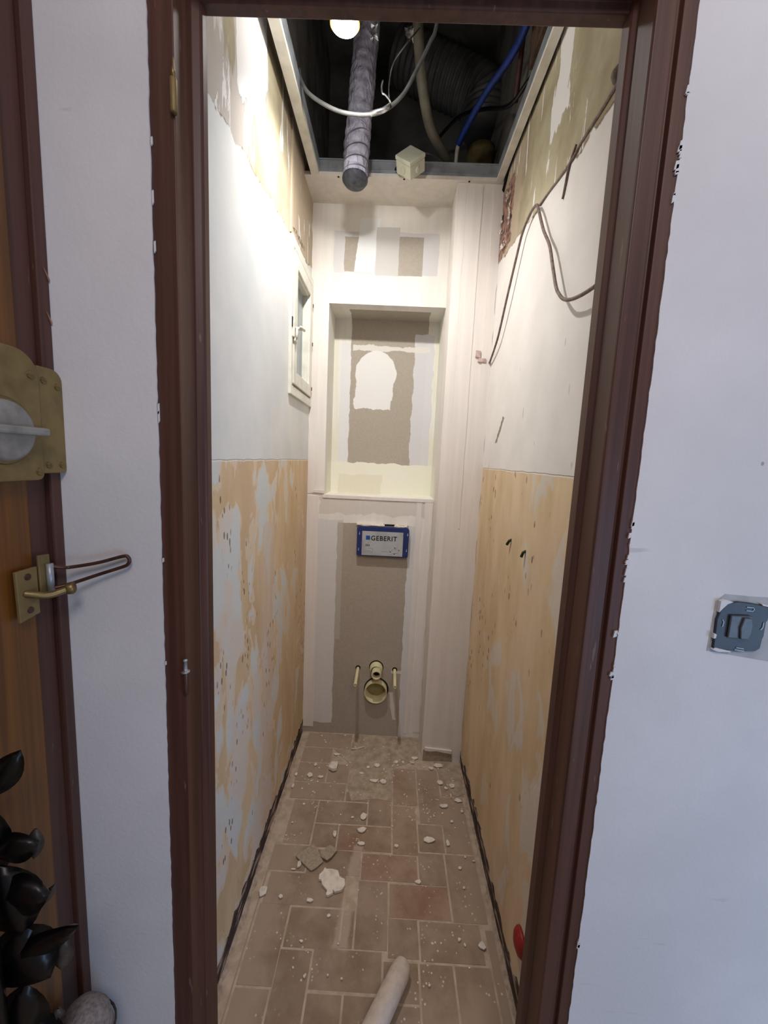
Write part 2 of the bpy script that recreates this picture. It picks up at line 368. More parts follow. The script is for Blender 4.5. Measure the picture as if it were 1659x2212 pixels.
def mortar():
    M = Mat('rough_screed_patch', 0.95, spec=0.2); n = M.noise(26, detail=7, rough=0.65)
    M.col(M.mix((0.60, 0.54, 0.47), (0.74, 0.67, 0.59), n.ss(0.3, 0.7))).bump(n, 0.008); return M.m
m_mortar = mortar()

# ------------------------------------------------------------------ the setting: toilet room
def wall_with_hole(plane, c, a0, a1, b0, b1, hole, t, name, mat, parent=None):
    pass
m = MB()                                                     # left wall with the window opening
WY0, WY1, WZ0, WZ1 = 1.46, 1.80, 1.615, 2.135
T = 0.14
for (y0, y1, z0, z1) in ((YW, WY0, -0.02, ZT), (WY1, 2.12, -0.02, ZT), (WY0, WY1, -0.02, WZ0), (WY0, WY1, WZ1, ZT)):
    m.box(XL - T, XL, y0, y1, z0, z1)
m.box(XL - 0.002, XL + 0.006, 1.440, 1.456, 2.14, 2.49)       # vertical plaster ridge above the window
struct(m.build('wall_left', m_wl), 'left wall: torn paper on top, white paint, ochre dado')
m = MB(); m.box(XR, XR + T, YW, 2.12, -0.02, ZT)
struct(m.build('wall_right', m_wr), 'right wall: bare plaster on top, white paint, ochre dado')

NX0, NX1, NZ0, NZ1 = -0.308, 0.203, 1.207, 2.05               # the niche
m = MB()
for (x0, x1, z0, z1) in ((XL, NX0, -0.02, ZC + 0.05), (NX1, XR, -0.02, ZC + 0.05), (NX0, NX1, -0.02, NZ0), (NX0, NX1, NZ1, ZC + 0.05)):
    m.box(x0, x1, YB, YB + 0.02, z0, z1)
m.box(NX0 - .02, NX0, YB + .0195, YN, NZ0 - .02, NZ1 + .02); m.box(NX1, NX1 + .02, YB + .0195, YN, NZ0 - .02, NZ1 + .02)
m.box(NX0, NX1, YB + .0195, YN, NZ0 - .02, NZ0); m.box(NX0, NX1, YB + .0195, YN, NZ1, NZ1 + .02)
m.box(NX0 - .02, NX1 + .02, YN, YN + .02, NZ0 - .02, NZ1 + .02)
back = m.build('wall_back', m_back)
cu = MB()                                                    # the two pipe holes are cut through the board
cu.lathe((-.025, YB - .05, .248), (0, 1, 0), [(0, 0), (0, .0592), (.12, .0592), (.12, 0)], 48); cu.lathe((-.029, YB - .05, .3635), (0, 1, 0), [(0, 0), (0, .0338), (.12, .0338), (.12, 0)], 40)
cu = cu.build('cutter', m_dark)
bm_ = back.modifiers.new('b', 'BOOLEAN'); bm_.object = cu; bm_.solver = 'EXACT'; bm_.use_self = True
bpy.context.view_layer.update()
me_ = bpy.data.meshes.new_from_object(back.evaluated_get(bpy.context.evaluated_depsgraph_get())); back.modifiers.clear(); back.data = me_
if len(back.data.materials) > 1:
    back.data.materials.clear(); back.data.materials.append(m_back); [setattr(p_, 'material_index', 0) for p_ in back.data.polygons]
bpy.data.objects.remove(cu)
struct(back, 'plasterboard back wall with filled joints around a recessed niche')
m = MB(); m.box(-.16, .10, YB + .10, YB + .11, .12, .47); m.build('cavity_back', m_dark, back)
# filler ridges standing a millimetre proud along the joints
random.seed(3)
def ridge(pts, w, t, y, name_m):
    pass
m = MB()
def ragged(m, x0, x1, z0, z1, y, t, step=0.05, j=0.004):
    n = max(2, int((z1 - z0) / step)); L = [(x0 + random.uniform(-j, j), y, z0 + (z1 - z0) * i / n) for i in range(n + 1)]
    Rr = [(x1 + random.uniform(-j, j), y, z0 + (z1 - z0) * i / n) for i in range(n, -1, -1)]
    m.prism(L + Rr, (0, -t, 0))
ragged(m, XL, -0.335, 0.03, 1.20, YB, 0.0022); ragged(m, XL, -0.350, 1.21, 2.44, YB, 0.0022)
ragged(m, 0.125, 0.150, 0.02, 1.20, YB, 0.0018); ragged(m, 0.165, 0.2, 0.03, 1.20, YB, 0.003)
ragged(m, -0.315, 0.2, 1.192, 1.206, YB, 0.004, 0.004, 0.003)
m.prism([(-0.36, YB, 1.215), (-0.36, YB, 1.228), (-0.31, YB, 1.226), (-0.31, YB, 1.212)], (0, -0.006, 0))
m.build('joint_filler', m_chase, back)
m = MB()                                                     # pipe chase in the right corner
m.box(0.203, XR, YC, YB, 0.0, ZC); m.cur = 0
ragged(m, 0.203, 0.24, 0.05, 2.44, YC, 0.0006, 0.08, 0.002); ragged(m, 0.345, 0.383, 0.0, 2.43, YC, 0.0022, 0.06, 0.004)
ragged(m, 0.296, 0.302, 1.10, 2.44, YC, 0.002, 0.1, 0.0015)
m.prism([(0.215, YC, 0.055), (0.24, YC, 0.052), (0.27, YC, 0.056), (0.30, YC, 0.05), (0.34, YC, 0.045), (0.34, YC, 0.06), (0.215, YC, 0.07)], (0, -0.008, 0))
ch = struct(m.build('wall_chase', m_chase, bevel=0.0015), 'boxed-in pipe chase in the right back corner')
m = MB(); m.prism([(0.208, YC - .001, 0.0), (0.208, YC - .001, 0.056), (0.27, YC - .001, 0.052), (0.34, YC - .001, 0.044), (0.345, YC - .001, 0)], (0, -0.0015, 0))
m.build('bare_board_foot', m_card, ch)
# small pinkish plaster squares and the socket hole at the chase edge
m = MB(); m.prism([(0.318, YC, 1.808), (0.337, YC, 1.806), (0.338, YC, 1.832), (0.319, YC, 1.834)], (0, -0.006, 0)); m.prism([(0.328, YC, 1.79), (0.360, YC, 1.789), (0.360, YC, 1.803), (0.33, YC, 1.804)], (0, -0.007, 0))
m.build('pink_plaster_patch', simple('pink_plaster', (0.80, 0.70, 0.67), 0.9), ch)

# ceiling strip of plasterboard at the back, with its screws
m = MB(); m.box(XL, XR, 1.640, YB, ZC, ZC + 0.013)
cs = struct(m.build('ceiling', plaster('ceiling_strip_plaster', (0.84, 0.81, 0.77), (0.87, 0.84, 0.80))), 'narrow plasterboard ceiling strip above the back wall')
m = MB()
for x in (-0.258, -0.005, 0.245): m.lathe((x, 1.646, ZC + .001), (0, 0, -1), [(0, 0.0), (0, 0.0042), (0.0022, 0.0038), (0.0022, 0.0)], 12)
m.build('screw_heads', m_dark, cs)
# steel profiles that carried the ceiling
def channel(name, x0, x1, y0, y1, vert_x=None, vert_y=None, label='', up=0.042):
    m = MB()
    if vert_x is not None:
        a, b = sorted((vert_x, vert_x + (0.0012 if vert_x < 0 else -0.0012)))
        m.box(a, b, y0, y1, ZC + 0.013, ZC + 0.013 + up); m.box(x0, x1, y0, y1, ZC + 0.0125, ZC + 0.014); m.box(x0, x1, y0, y1, ZC + 0.013 + up, ZC + 0.0145 + up)
    else:
        m.box(x0, x1, vert_y, vert_y + 0.0012, ZC + 0.013, ZC + 0.013 + up)
        m.box(x0, x1, vert_y, vert_y + 0.03, ZC + 0.013 + up, ZC + 0.0145 + up); m.box(x0, x1, vert_y - 0.006, vert_y, ZC + 0.011 + up, ZC + 0.0145 + up)
        m.box(x0, x1, vert_y - 0.003, vert_y, ZC + 0.020, ZC + 0.0225)
    return tag(m.build(name, m_steel, bevel=0.0005), label, 'metal profile')
channel('ceiling_channel', -0.335, 0.35, 0, 0, vert_y=1.640, label='galvanised steel channel running along the back of the open ceiling')
channel('ceiling_channel', -0.362, -0.332, YW + 0.01, 1.64, vert_x=-0.332, label='galvanised steel channel along the left edge of the open ceiling')
channel('ceiling_channel', 0.350, 0.372, YW + 0.01, 1.64, vert_x=0.350, label='galvanised steel channel along the right edge of the open ceiling')
m = MB(); m.box(-0.362, -0.332, YW + .005, 1.64, ZC, ZC + 0.0122)
tag(m.build('plasterboard_strip', m_board), 'pale strip of cut plasterboard left along the left wall top', 'plasterboard strip')
m = MB(); m.box(0.348, 0.372, YW + .005, 1.64, ZC, ZC + 0.0122)
tag(m.build('plasterboard_strip', m_board), 'pale strip of cut plasterboard left along the right wall top', 'plasterboard strip')
m = MB(); m.prism([(0.374, 1.50, ZC + .02), (0.383, 1.50, ZC + .03), (0.383, 1.652, ZC + .01), (0.383, 1.652, ZC - .03), (0.376, 1.645, ZC - .028), (0.376, 1.60, ZC)], (-0.004, 0, 0))  # black strip added to stand in for the darkness of the wall gap
tag(m.build('dark_gap_strip', m_black), 'black strip standing in for the dark gap at the back end of the right ceiling edge', 'dark gap strip')
# the void above
m = MB(); m.box(XL - T, XR + T, YF, 2.2, ZT, ZT + 0.1)
m.box(XL, XR, 2.12, 2.2, ZC + 0.05, ZT); struct(m.build('ceiling_void', m_slab), 'dark concrete slab and wall above the open ceiling')
m = MB(); m.box(XL + 0.0005, XL + 0.003, YW, 2.12, ZC + 0.075, ZT); m.box(XR - 0.003, XR - 0.0005, YW, 2.12, ZC + 0.075, ZT)
struct(m.build('trim_1', simple('dark_unpainted_render', (0.42, 0.40, 0.38), 0.95, 0, 0.2, 8, 0.004)), 'unpainted render of the void walls')

# ------------------------------------------------------------------ floor
tiles = [(-.355, -.213, 1.605, 1.70), (-.355, -.13, 1.70, 1.80), (-.355, -.22, 1.497, 1.605), (-.22, -.122, 1.497, 1.605),
 (-.355, -.126, 1.41, 1.497), (.067, .172, 1.405, 1.60), (.172, .27, 1.33, 1.60), (.27, .37, 1.46, 1.63),
 (-.228, -.03, 1.31, 1.41), (-.03, .066, 1.31, 1.497), (.066, .162, 1.205, 1.405), (-.126, -.03, 1.41, 1.46),
 (-.134, .066, 1.21, 1.31), (-.228, -.134, 1.215, 1.31), (-.33, -.228, 1.222, 1.41), (.162, .258, 1.22, 1.33), (.258, .36, 1.22, 1.46),
 (-.04, .155, 1.115, 1.207), (-.355, -.225, 1.13, 1.222), (-.225, -.04, 1.125, 1.212), (.155, .25, 1.11, 1.22), (.25, .36, 1.01, 1.22),
 (.055, .25, 1.012, 1.113), (-.045, .055, .93, 1.117), (-.34, -.085, 1.03, 1.13),
 (-.246, -.085, .925, 1.03), (-.345, -.246, .84, 1.035), (-.085, -.045, .93, 1.03), (.052, .145, .915, 1.015), (.145, .33, .912, 1.012),
 (-.25, -.156, .74, .925), (-.156, .04, .84, .932), (.04, .14, .825, .912), (.14, .236, .72, .912), (.236, .34, .72, .912),
 (-.156, -.061, .64, .838), (-.061, .035, .64, .838), (.04, .14, .72, .825), (-.345, -.25, .64, .84),
 (-.355, -.345, .64, 1.2), (.34, .37, .64, 1.0), (-.25, -.156, .64, .74), (.04, .24, .64, .72), (.24, .34, .64, .72)]
red = {(-.04, .155, 1.115, 1.207): .9, (.055, .25, 1.012, 1.113): .85, (-.134, .066, 1.21, 1.31): .7, (.066, .162, 1.205, 1.405): .75, (.067, .172, 1.405, 1.60): .6}
random.seed(5)
m = MB(); att = []
m.box(-0.53, 2.6, -1.6, 2.1, -0.08, -0.0008); att += [0.3] * 6; m.k[-6:] = [1] * 6
for t in tiles:
    g = 0.0030; n = len(m.f); m.cur = 0
    h = random.uniform(-0.0004, 0.0004); m.box(t[0] + g, t[1] - g, t[2] + g, t[3] - g, -0.01, h)
    att += [red.get(t, random.uniform(0.05, 0.5))] * 6
random.seed(8)
for i in range(-3, 14):                                      # corridor tiles, out of frame
    for j in range(-8, 3):
        m.cur = 0; x = -0.5 + i * 0.2; y = 0.60 - j * 0.2
        if x < -0.5 or y > 0.55: continue
        m.box(x + .002, x + .198, y - .198, y - .002, -0.01, 0.0); att += [random.uniform(.05, .6)] * 6
m.cur = 2                                                    # screed patch where tiles are missing
P = [(-.122, 1.80), (-.13, 1.70), (-.212, 1.695), (-.120, 1.60), (-.121, 1.48), (-.10, 1.415), (0.0, 1.43), (.066, 1.42), (.068, 1.60), (.12, 1.62), (.19, 1.66), (.20, 1.80)]
n0 = len(m.f); m.prism([(x, y, -0.003) for x, y in P], (0, 0, 0.0042)); att += [0.3] * (len(m.f) - n0)
n0 = len(m.f); m.prism([(x, y, -0.003) for x, y in [(.26, 1.655), (.375, 1.655), (.375, 1.48), (.33, 1.46), (.30, 1.52), (.27, 1.60)]], (0, 0, 0.0045)); att += [0.3] * (len(m.f) - n0)
fl = struct(m.build('floor', [m_floor, m_grout, m_mortar], attr=att), 'dusty small terracotta tile floor')

def jagged_skirt(name, x, side, y0, y1, label):
    random.seed(len(name)); m = MB(); n = int((y1 - y0) / 0.02); top = []
    for i in range(n + 1):
        y = y0 + (y1 - y0) * i / n; top.append((x, y, 0.074 + random.uniform(-0.016, 0.008) - 0.018 * max(0, math.sin(y * 9 + side))))
    m.prism([(x, y0, 0.0)] + top + [(x, y1, 0.0)], (side * 0.0025, 0, 0))
    return struct(m.build(name, m_skirt), label)
jagged_skirt('baseboard_left', XL, 1, YW, 1.80, 'dark mortar strip where the left skirting was')
jagged_skirt('baseboard_right', XR, -1, YW, 1.655, 'dark mortar strip where the right skirting was')
for s, x in ((1, XL), (-1, XR)):                             # plaster dust banked against the walls
    random.seed(20 + s); m = MB(); L = []; Q = []
    for i in range(60):
        y = YW + (1.64 - YW) * i / 59; w = 0.008 + 0.010 * random.random()
        L.append((x + s * 0.002, y, 0.004 + 0.005 * random.random())); Q.append((x + s * w, y, 0.0006))
    v = L + Q; f = [(i, i + 1, 60 + i + 1, 60 + i) for i in range(59)]
    m.add(v, f); o = m.build('dust_bank', simple('plaster_dust', (0.70, 0.62, 0.55), 0.95, 0, 0.10, 60, 0.003), fl, True); o['kind'] = 'stuff'

# ------------------------------------------------------------------ front wall and door frame
random.seed(11)
def jag(x, z0, z1, j, step=0.03):
    n = int((z1 - z0) / step); return [(x + random.uniform(-j, j), z0 + (z1 - z0) * i / n) for i in range(n + 1)]
m = MB()
m.box(XE, -0.358, YF, YW, 0, 2.7); m.box(0.374, 2.6, YF, YW, 0, 2.7); m.box(-0.40, 0.40, YF, YW, 2.09, 2.7); m.box(XE - .2, 2.6, YF, YW, 2.7, ZT)
Lp = jag(-0.3585, 0, 2.1, 0.0006, 0.012); Rp = jag(0.3725, 0, 2.1, 0.0008, 0.012)
m.prism([(XE, YF, 0)] + [(x, YF, z) for x, z in Lp] + [(XE, YF, 2.7), ][:0] + [(XE, YF, 2.1)], (0, -0.004, 0))
m.prism([(2.6, YF, 0)] + [(x, YF, z) for x, z in Rp] + [(2.6, YF, 2.1)], (0, -0.004, 0))
m.prism([(XE, YF, 2.1), (2.6, YF, 2.1), (2.6, YF, 2.7), (XE, YF, 2.7)], (0, -0.004, 0))
wf = struct(m.build('wall_front', m_front), 'white corridor wall around the toilet doorway')
m = MB()                                                     # paint and filler crumbs stuck on the edge of the casing
random.seed(4)
for z0, z1, k in ((1.87, 1.90, 2), (1.74, 1.82, 9), (1.20, 1.30, 9), (1.04, 1.12, 7), (0.52, 0.57, 4)):
    for i in range(k):
        z = random.uniform(z0, z1); x = 0.3735 - abs(random.gauss(0, 0.0025)); w = random.uniform(.0012, .0035); h = random.uniform(.0015, .007)
        m.prism([(x - w, .5975, z - h), (x + w, .5975, z - h * .6), (x + w * 1.3, .5975, z + h), (x - w * .5, .5975, z + h * .8)], (0, -0.0025, 0))
for z0, z1, k in ((0.9, 1.5, 4), (1.5, 1.9, 3)):
    for i in range(k):
        z = random.uniform(z0, z1); x = -0.3565 + abs(random.gauss(0, 0.001)); h = random.uniform(.002, .010)
        m.prism([(x - .001, .5975, z - h), (x + .0012, .5975, z - h * .6), (x + .001, .5975, z + h), (x - .001, .5975, z + h * .8)], (0, -0.002, 0))
m.build('paint_crumbs', m_front, wf)

door = struct(thing('door_1', (0, 0.63, 0)), 'dark brown painted door frame of the toilet doorway, door taken off')
z1 = 2.10
m = MB(); m.prism([(x, y, 0) for x, y in ((-.372, .5985), (-.3235, .5985), (-.3235, .600), (-.3225, .646), (-.3125, .650), (-.3095, .653), (-.309, .668), (-.372, .668))], (0, 0, z1))
m.build('jamb', m_frame, door, bevel=0.0012)
m = MB(); m.prism([(x, y, 0) for x, y in ((.388, .600), (.376, .5975), (.355, .5985), (.3525, .606), (.346, .606), (.3445, .5965), (.3190, .5965), (.3175, .600), (.317, .640), (.311, .643), (.309, .646), (.309, .668), (.388, .668))], (0, 0, z1))
m.build('jamb', m_frame, door, bevel=0.0012)
m = MB(); m.prism([(-.33, y, z) for y, z in ((.5985, 2.12), (.5985, 2.035), (.646, 2.033), (.650, 2.021), (.668, 2.020), (.668, 2.12))], (0.66, 0, 0))
m.build('lintel', m_frame, door, bevel=0.0012)
def hinge_pin(z0, z1, cap, mt):
    m = MB(); x, y = -0.3225, 0.5945
    m.lathe((x, y, z0), (0, 0, 1), [(0, 0.0), (0, 0.0042), (0.002, 0.0048), (z1 - z0 - 0.002, 0.0048), (z1 - z0, 0.004), (z1 - z0, 0)], 16)
    h = m.build('hinge', mt, door, True)
    m = MB(); m.lathe((x, y, z1), (0, 0, 1), cap, 16); m.build('pin', m_brass if mt is m_brassp else m_steel, h, True)
hinge_pin(1.832, 1.875, [(0, 0.0), (0, 0.003), (0.010, 0.0026), (0.014, 0.0016), (0.024, 0.001), (0.026, 0)], m_brassp)
hinge_pin(0.975, 1.013, [(-0.001, 0), (-0.001, 0.0065), (0.001, 0.0065), (0.001, 0.0030), (0.018, 0.0026), (0.019, 0.0038), (0.021, 0.003), (0.021, 0)], m_bronze)

# ------------------------------------------------------------------ corridor left wall with the entrance door
m = MB(); m.box(XE - 0.2, XE - 0.03, -1.6, YW, 0, 2.7); m.box(XE - .06, XE, YF - 0.004, YF, 0, 2.7)
struct(m.build('wall_corridor_left', m_front), 'corridor wall behind the entrance door')
m = MB(); m.box(-0.6, 2.6, -1.6, YF, 2.7, 2.8); struct(m.build('ceiling_corridor', m_front), 'corridor ceiling')
m = MB(); m.box(2.6, 2.7, -1.6, YW, 0, 0.2); m.box(2.6, 2.7, -0.4, YW, 0, 2.7); struct(m.build('wall_corridor_right', m_front), 'corridor wall far to the right')
d2 = struct(thing('door_2', (XE, 0.2, 0)), 'golden varnished entrance door in a dark frame, left of the toilet doorway')
m = MB(); m.box(XE - 0.03, XE, 0.5775, 0.5962, 0, 2.7); m.build('frame', m_frame2, d2, bevel=0.003)
m = MB(); m.box(XE - 0.03, XE - 0.009, 0.545, 0.5775, 0, 2.7); m.build('rebate', m_frame2, d2, bevel=0.002)
m = MB(); m.box(XE - 0.03, XE - 0.006, -0.32, 0.5465, 0.01, 2.6)
m.build('leaf', m_gold, d2, bevel=0.004)
# splinters in the frame edge
m = MB()
for z in (1.607, 1.548): m.prism([(XE + .0004, .5865, z + .016), (XE + .0004, .594, z), (XE + .0004, .595, z + .004)], (0.0012, 0, 0))
m.build('splinter', simple('raw_split_wood', (0.66, 0.50, 0.42), 0.8), d2)
# rim lock on the leaf
X0 = XE + 0.001
lk = thing('rim_lock', (X0, 0.50, 1.40), 'old brass rim lock with round knob plate and keeper on the entrance door', 'lock')
def rounded(y0, y1, z0, z1, cuts):
    """plate outline in the wall plane; cuts = corner roundings (ll, lr, ur, ul)"""
    out = []
    for (cy, cz, sy, sz, r, a0) in ((y0, z0, 1, 1, cuts[0], 180), (y1, z0, -1, 1, cuts[1], 270), (y1, z1, -1, -1, cuts[2], 0), (y0, z1, 1, -1, cuts[3], 90)):
        oy, oz = cy + sy * r, cz + sz * r
        for k in range(7):
            a = math.radians(a0 + k * 15); out.append((oy + r * math.cos(a), oz + r * math.sin(a)))
    return out
m = MB(); m.prism([(X0, y, z) for y, z in rounded(.43, .5535, 1.322, 1.497, (.012, .010, .034, .034))], (0.012, 0, 0)); m.build('case', m_brassp, lk, bevel=0.0015)
m = MB(); m.prism([(X0, y, z) for y, z in rounded(.5545, .5960, 1.331, 1.482, (.002, .006, .018, .002))], (0.009, 0, 0)); m.build('keeper', m_brassp, lk, bevel=0.0015)
m = MB(); m.lathe((X0 + .012, .497, 1.388), (1, 0, 0), [(0, 0), (0, .044), (.002, .043), (.003, .0405), (.003, 0)], 40); rg = m.build('knob_ring', m_brass, lk, True)
m = MB(); m.lathe((X0 + .015, .497, 1.388), (1, 0, 0), [(0, 0.0395), (.004, .038), (.0055, .034), (.005, 0)], 40); kn = m.build('knob_disc', m_knob, lk, True)
m = MB(); m.box(X0 + .019, X0 + .032, .452, .5455, 1.384, 1.395); m.build('knob_grip', m_knob, kn, bevel=0.003)
for y, z in ((.540, 1.466), (.545, 1.334)):
    m = MB(); m.lathe((X0 + .012, y, z), (1, 0, 0), [(0, .0055), (.0015, .005), (.002, 0)], 16); m.box(X0 + .0135, X0 + .0146, y - .0045, y + .0045, z - .0007, z + .0007); m.build('screw', m_brass, lk)
for y, z in ((.563, 1.463), (.586, 1.458), (.564, 1.343), (.587, 1.343)):
    m = MB(); m.lathe((X0 + .009, y, z), (1, 0, 0), [(0, .0048), (.0015, .0044), (.002, 0)], 16); m.box(X0 + .0105, X0 + .0116, y - .004, y + .004, z - .0006, z + .0006); m.build('screw', m_brass, lk)
# door guard: ball arm on the leaf, wire loop on the frame
dg = thing('door_guard', (X0, 0.54, 1.17), 'brass door guard with ball arm and long wire loop reaching over the white wall', 'door guard')
m = MB(); m.prism([(X0, y, z) for y, z in ((.506, 1.197), (.5385, 1.197), (.5395, 1.127), (.508, 1.123))], (0.0045, 0, 0)); m.build('base_plate', m_brassp, dg, bevel=0.001)
for y, z in ((.523, 1.186), (.524, 1.137)):
    m = MB(); m.lathe((X0 + .0042, y, z), (1, 0, 0), [(0, .005), (.0015, .0045), (.0018, 0)], 14); m.build('screw', m_bronze, dg)
m = MB(); m.tube(spline([(X0 + .002, .518, 1.163), (X0 + .010, .524, 1.160), (X0 + .022, .535, 1.156), (X0 + .036, .553, 1.160)], 6), .0052, 14)
arm = m.build('ball_arm', m_brass, dg, True)
m = MB(); m.lathe((X0 + .037, .555, 1.1605), (0.75, 0.6, 0.1), [(-.006, 0), (-.006, .005), (-.003, .0085), (.003, .0095), (.006, .008), (.008, .004), (.008, 0)], 20); m.build('ball', m_brass, arm, True)
m = MB(); m.prism([(X0, y, z) for y, z in ((.5425, 1.212), (.5615, 1.210), (.5625, 1.150), (.5435, 1.150))], (0.0035, 0, 0)); m.build('loop_plate', m_brassp, dg, bevel=0.001)
m = MB(); m.tube([(X0 + .008, .5555, 1.150), (X0 + .008, .5555, 1.197)], .0046, 14); m.build('loop_hinge', m_steel, dg, True)
loop = [(X0 + .006, .556, 1.1935), (-.495, .568, 1.188), (-.488, .577, 1.1865), (-.45, .582, 1.194), (-.412, .585, 1.2055), (-.405, .586, 1.2040), (-.403, .586, 1.1985), (-.406, .586, 1.1925), (-.413, .585, 1.1885), (-.45, .581, 1.175), (-.478, .575, 1.1645), (-.492, .566, 1.160), (X0 + .006, .556, 1.158)]
m = MB(); m.tube(spline(loop, 6), .0027, 10, False); m.build('wire_loop', m_bronze, dg, True)

# ------------------------------------------------------------------ light switch mechanism
sw = thing('light_switch_mechanism', (0.556, 0.596, 1.14), 'dark grey light switch mechanism without cover plate on the white wall', 'switch')
SY = 0.596
def sp(pts, d=-0.004, y=SY): return [(0.556 + a, y, 1.140 + b) for a, b in pts]
m = MB(); m.prism(sp([(-.036, -.038), (-.012, -.0395), (-.004, -.041), (.030, -.0385), (.036, -.034), (.037, -.018), (.0385, -.014), (.0385, .010), (.0405, .012), (.040, .033), (.028, .036), (.012, .0385), (-.008, .0400), (-.024, .0375), (-.033, .028), (-.0375, .010), (-.0365, -.014)]), (0, -.005, 0))
m.build('support_plate', m_slate, sw, bevel=0.001)
m = MB(); m.prism(sp([(-.020, -.018), (-.020, .019), (.012, .0195), (.0155, .008), (.0155, -.010), (.012, -.0185)], y=SY - .005), (0, -.004, 0)); m.build('rocker_base', m_slate2, sw, bevel=0.0015)
m = MB(); m.prism(sp([(-.003, -.018), (-.0055, .0), (-.002, .017), (.010, .017), (.0135, .004), (.0125, -.010), (.009, -.018)], y=SY - .009), (0, -.003, 0)); m.build('rocker', m_slate2, sw, bevel=0.0015)
m = MB()
for pts in ([(.004, .0325), (.014, .0320), (.016, .029), (.014, .0265), (.004, .027)], [(-.002, -.034), (.010, -.0355)], [(-.004, -.0375), (.011, -.039)], [(-.030, .0105), (-.0275, .007), (-.0285, -.001)], [(.0335, .009), (.0335, .001), (.031, -.003)]):
    m = MB(); m.tube([(0.556 + a, SY - .0056, 1.14 + b) for a, b in pts], .0008, 6); m.build('metal_claw', m_steel, sw)
m = MB(); m.prism(sp([(-.037, .040), (-.030, .0425), (-.018, .0395), (-.026, .036), (-.033, .028), (-.037, .022)]), (0, -.0065, 0)); m.build('plaster_smear', m_front, sw); m = MB()
m.prism(sp([(-.0375, -.0395), (-.028, -.0425), (-.008, -.0420), (-.010, -.0405), (-.034, -.036)]), (0, -.006, 0)); m.build('plaster_smear', m_front, sw); m = MB(); m.prism(sp([(.026, .0385), (.043, .036), (.043, .033), (.028, .036)]), (0, -.006, 0)); m.build('plaster_smear', m_front, sw); m = MB()
m.prism(sp([(-.0395, -.012), (-.0355, -.014), (-.036, -.020), (-.039, -.021)]), (0, -.0065, 0))
m.build('plaster_smear', m_front, sw)
m = MB(); m.prism([(0.556 + a, YF - .0039, 1.14 + b) for a, b in ((-.042, -.044), (.10, -.062), (.20, -.060), (.20, .046), (.02, .048), (-.027, .050), (-.040, .038))], (0, -.0006, 0))
m.build('filler_patch', simple('grey_filler', (0.72, 0.73, 0.74), 0.85, 0, 0.05, 30, 0.0008), wf)

# ------------------------------------------------------------------ window in the left wall
win = struct(thing('window_1', (XL, 1.63, 1.615)), 'small white painted casement window high in the left wall')
def ring(m, x0, x1, y0, y1, z0, z1, wy, wz):
    m.box(x0, x1, y0, y0 + wy, z0, z1); m.box(x0, x1, y1 - wy, y1, z0, z1); m.box(x0, x1, y0 + wy, y1 - wy, z0, z0 + wz); m.box(x0, x1, y0 + wy, y1 - wy, z1 - wz, z1)
m = MB(); ring(m, XL - .05, XL + .010, 1.445, 1.802, 1.600, 2.140, .020, .034); m.build('frame', m_white, win, bevel=0.002)
m = MB(); ring(m, XL - .035, XL + .014, 1.469, 1.778, 1.640, 2.098, .045, .048); sa = m.build('sash', m_white, win, bevel=0.003)
m = MB(); ring(m, XL - .022, XL + .004, 1.512, 1.735, 1.686, 2.052, .008, .008); m.build('glazing_bead', m_white, sa, bevel=0.002)
Gm = Mat('frosted_pane', 0.35, spec=0.5); Gm.col(Gm.mix((0.50, 0.54, 0.56), (0.68, 0.71, 0.71), Gm.noise(14, 14, 3, detail=4).ss(0.3, 0.7)))
m = MB(); m.box(XL - .022, XL - .018, 1.512, 1.735, 1.686, 2.052); m.build('pane', Gm.m, sa)
m = MB(); m.box(XL + .008, XL + .017, 1.452, 1.468, 1.80, 1.853); hb = m.build('latch_plate', m_white, win, bevel=0.002)
m = MB(); m.tube([(XL + .014, 1.478, 1.835), (XL + .040, 1.480, 1.835)], .006, 12); m.tube([(XL + .036, 1.470, 1.838), (XL + .038, 1.520, 1.842)], .005, 12); m.tube([(XL + .022, 1.474, 1.836), (XL + .022, 1.470, 1.795)], .004, 10); m.box(XL + .010, XL + .018, 1.466, 1.49, 1.785, 1.80)
m.build('handle', m_white, win, True)
m = MB(); m.box(XL + .0101, XL + .0125, 1.4455, 1.454, 1.833, 1.866); m.build('latch_hole', m_dark, hb)
m = MB()
for z in (1.67, 1.86, 2.02): m.box(XL + .010, XL + .016, 1.781, 1.787, z, z + .014)
m.build('hinge', m_bronze, win)

# ------------------------------------------------------------------ back wall fittings
fb = thing('flush_box_cover', (-0.026, YB, 0.925), 'blue and silver protective cover of the concealed cistern, set in the back wall', 'cistern cover')
bx0, bx1, bz0, bz1 = -0.146, 0.095, 0.930, 1.070
m_bl = simple('blue_plastic', (0.15, 0.20, 0.41), 0.45, 0, 0.08, 40)
m = MB(); m.prism([(bx0, YB, bz0 + .004), (bx0 + .006, YB, bz0), (bx1 - .006, YB, bz0 - .002), (bx1, YB, bz0 + .004), (bx1 + .001, YB, bz1 - .010), (bx1 - .008, YB, bz1), (bx0 + .008, YB, bz1 - .001), (bx0, YB, bz1 - .008)], (0, -0.026, 0)); m.build('box', m_bl, fb, bevel=0.002)
FY = YB - .0262
m = MB(); m.box(bx0 + .024, bx1 - .026, FY - .0012, FY, bz0 + .004, bz1 - .022); m.build('label_panel', simple('silver_label', (0.72, 0.73, 0.74), 0.4, 0.15, 0.08, 12), fb)
m = MB(); m.box(-.104, -.085, FY - .0018, FY - .001, 1.008, 1.027); m.build('logo_square', simple('logo_blue', (0.12, 0.33, 0.66), 0.5), fb)
fc = bpy.data.curves.new('brand_text', 'FONT'); fc.body = 'GEBERIT'; fc.size = 0.031; fc.extrude = 0.0002; fc.offset = 0.0006; fc.space_character = 1.12
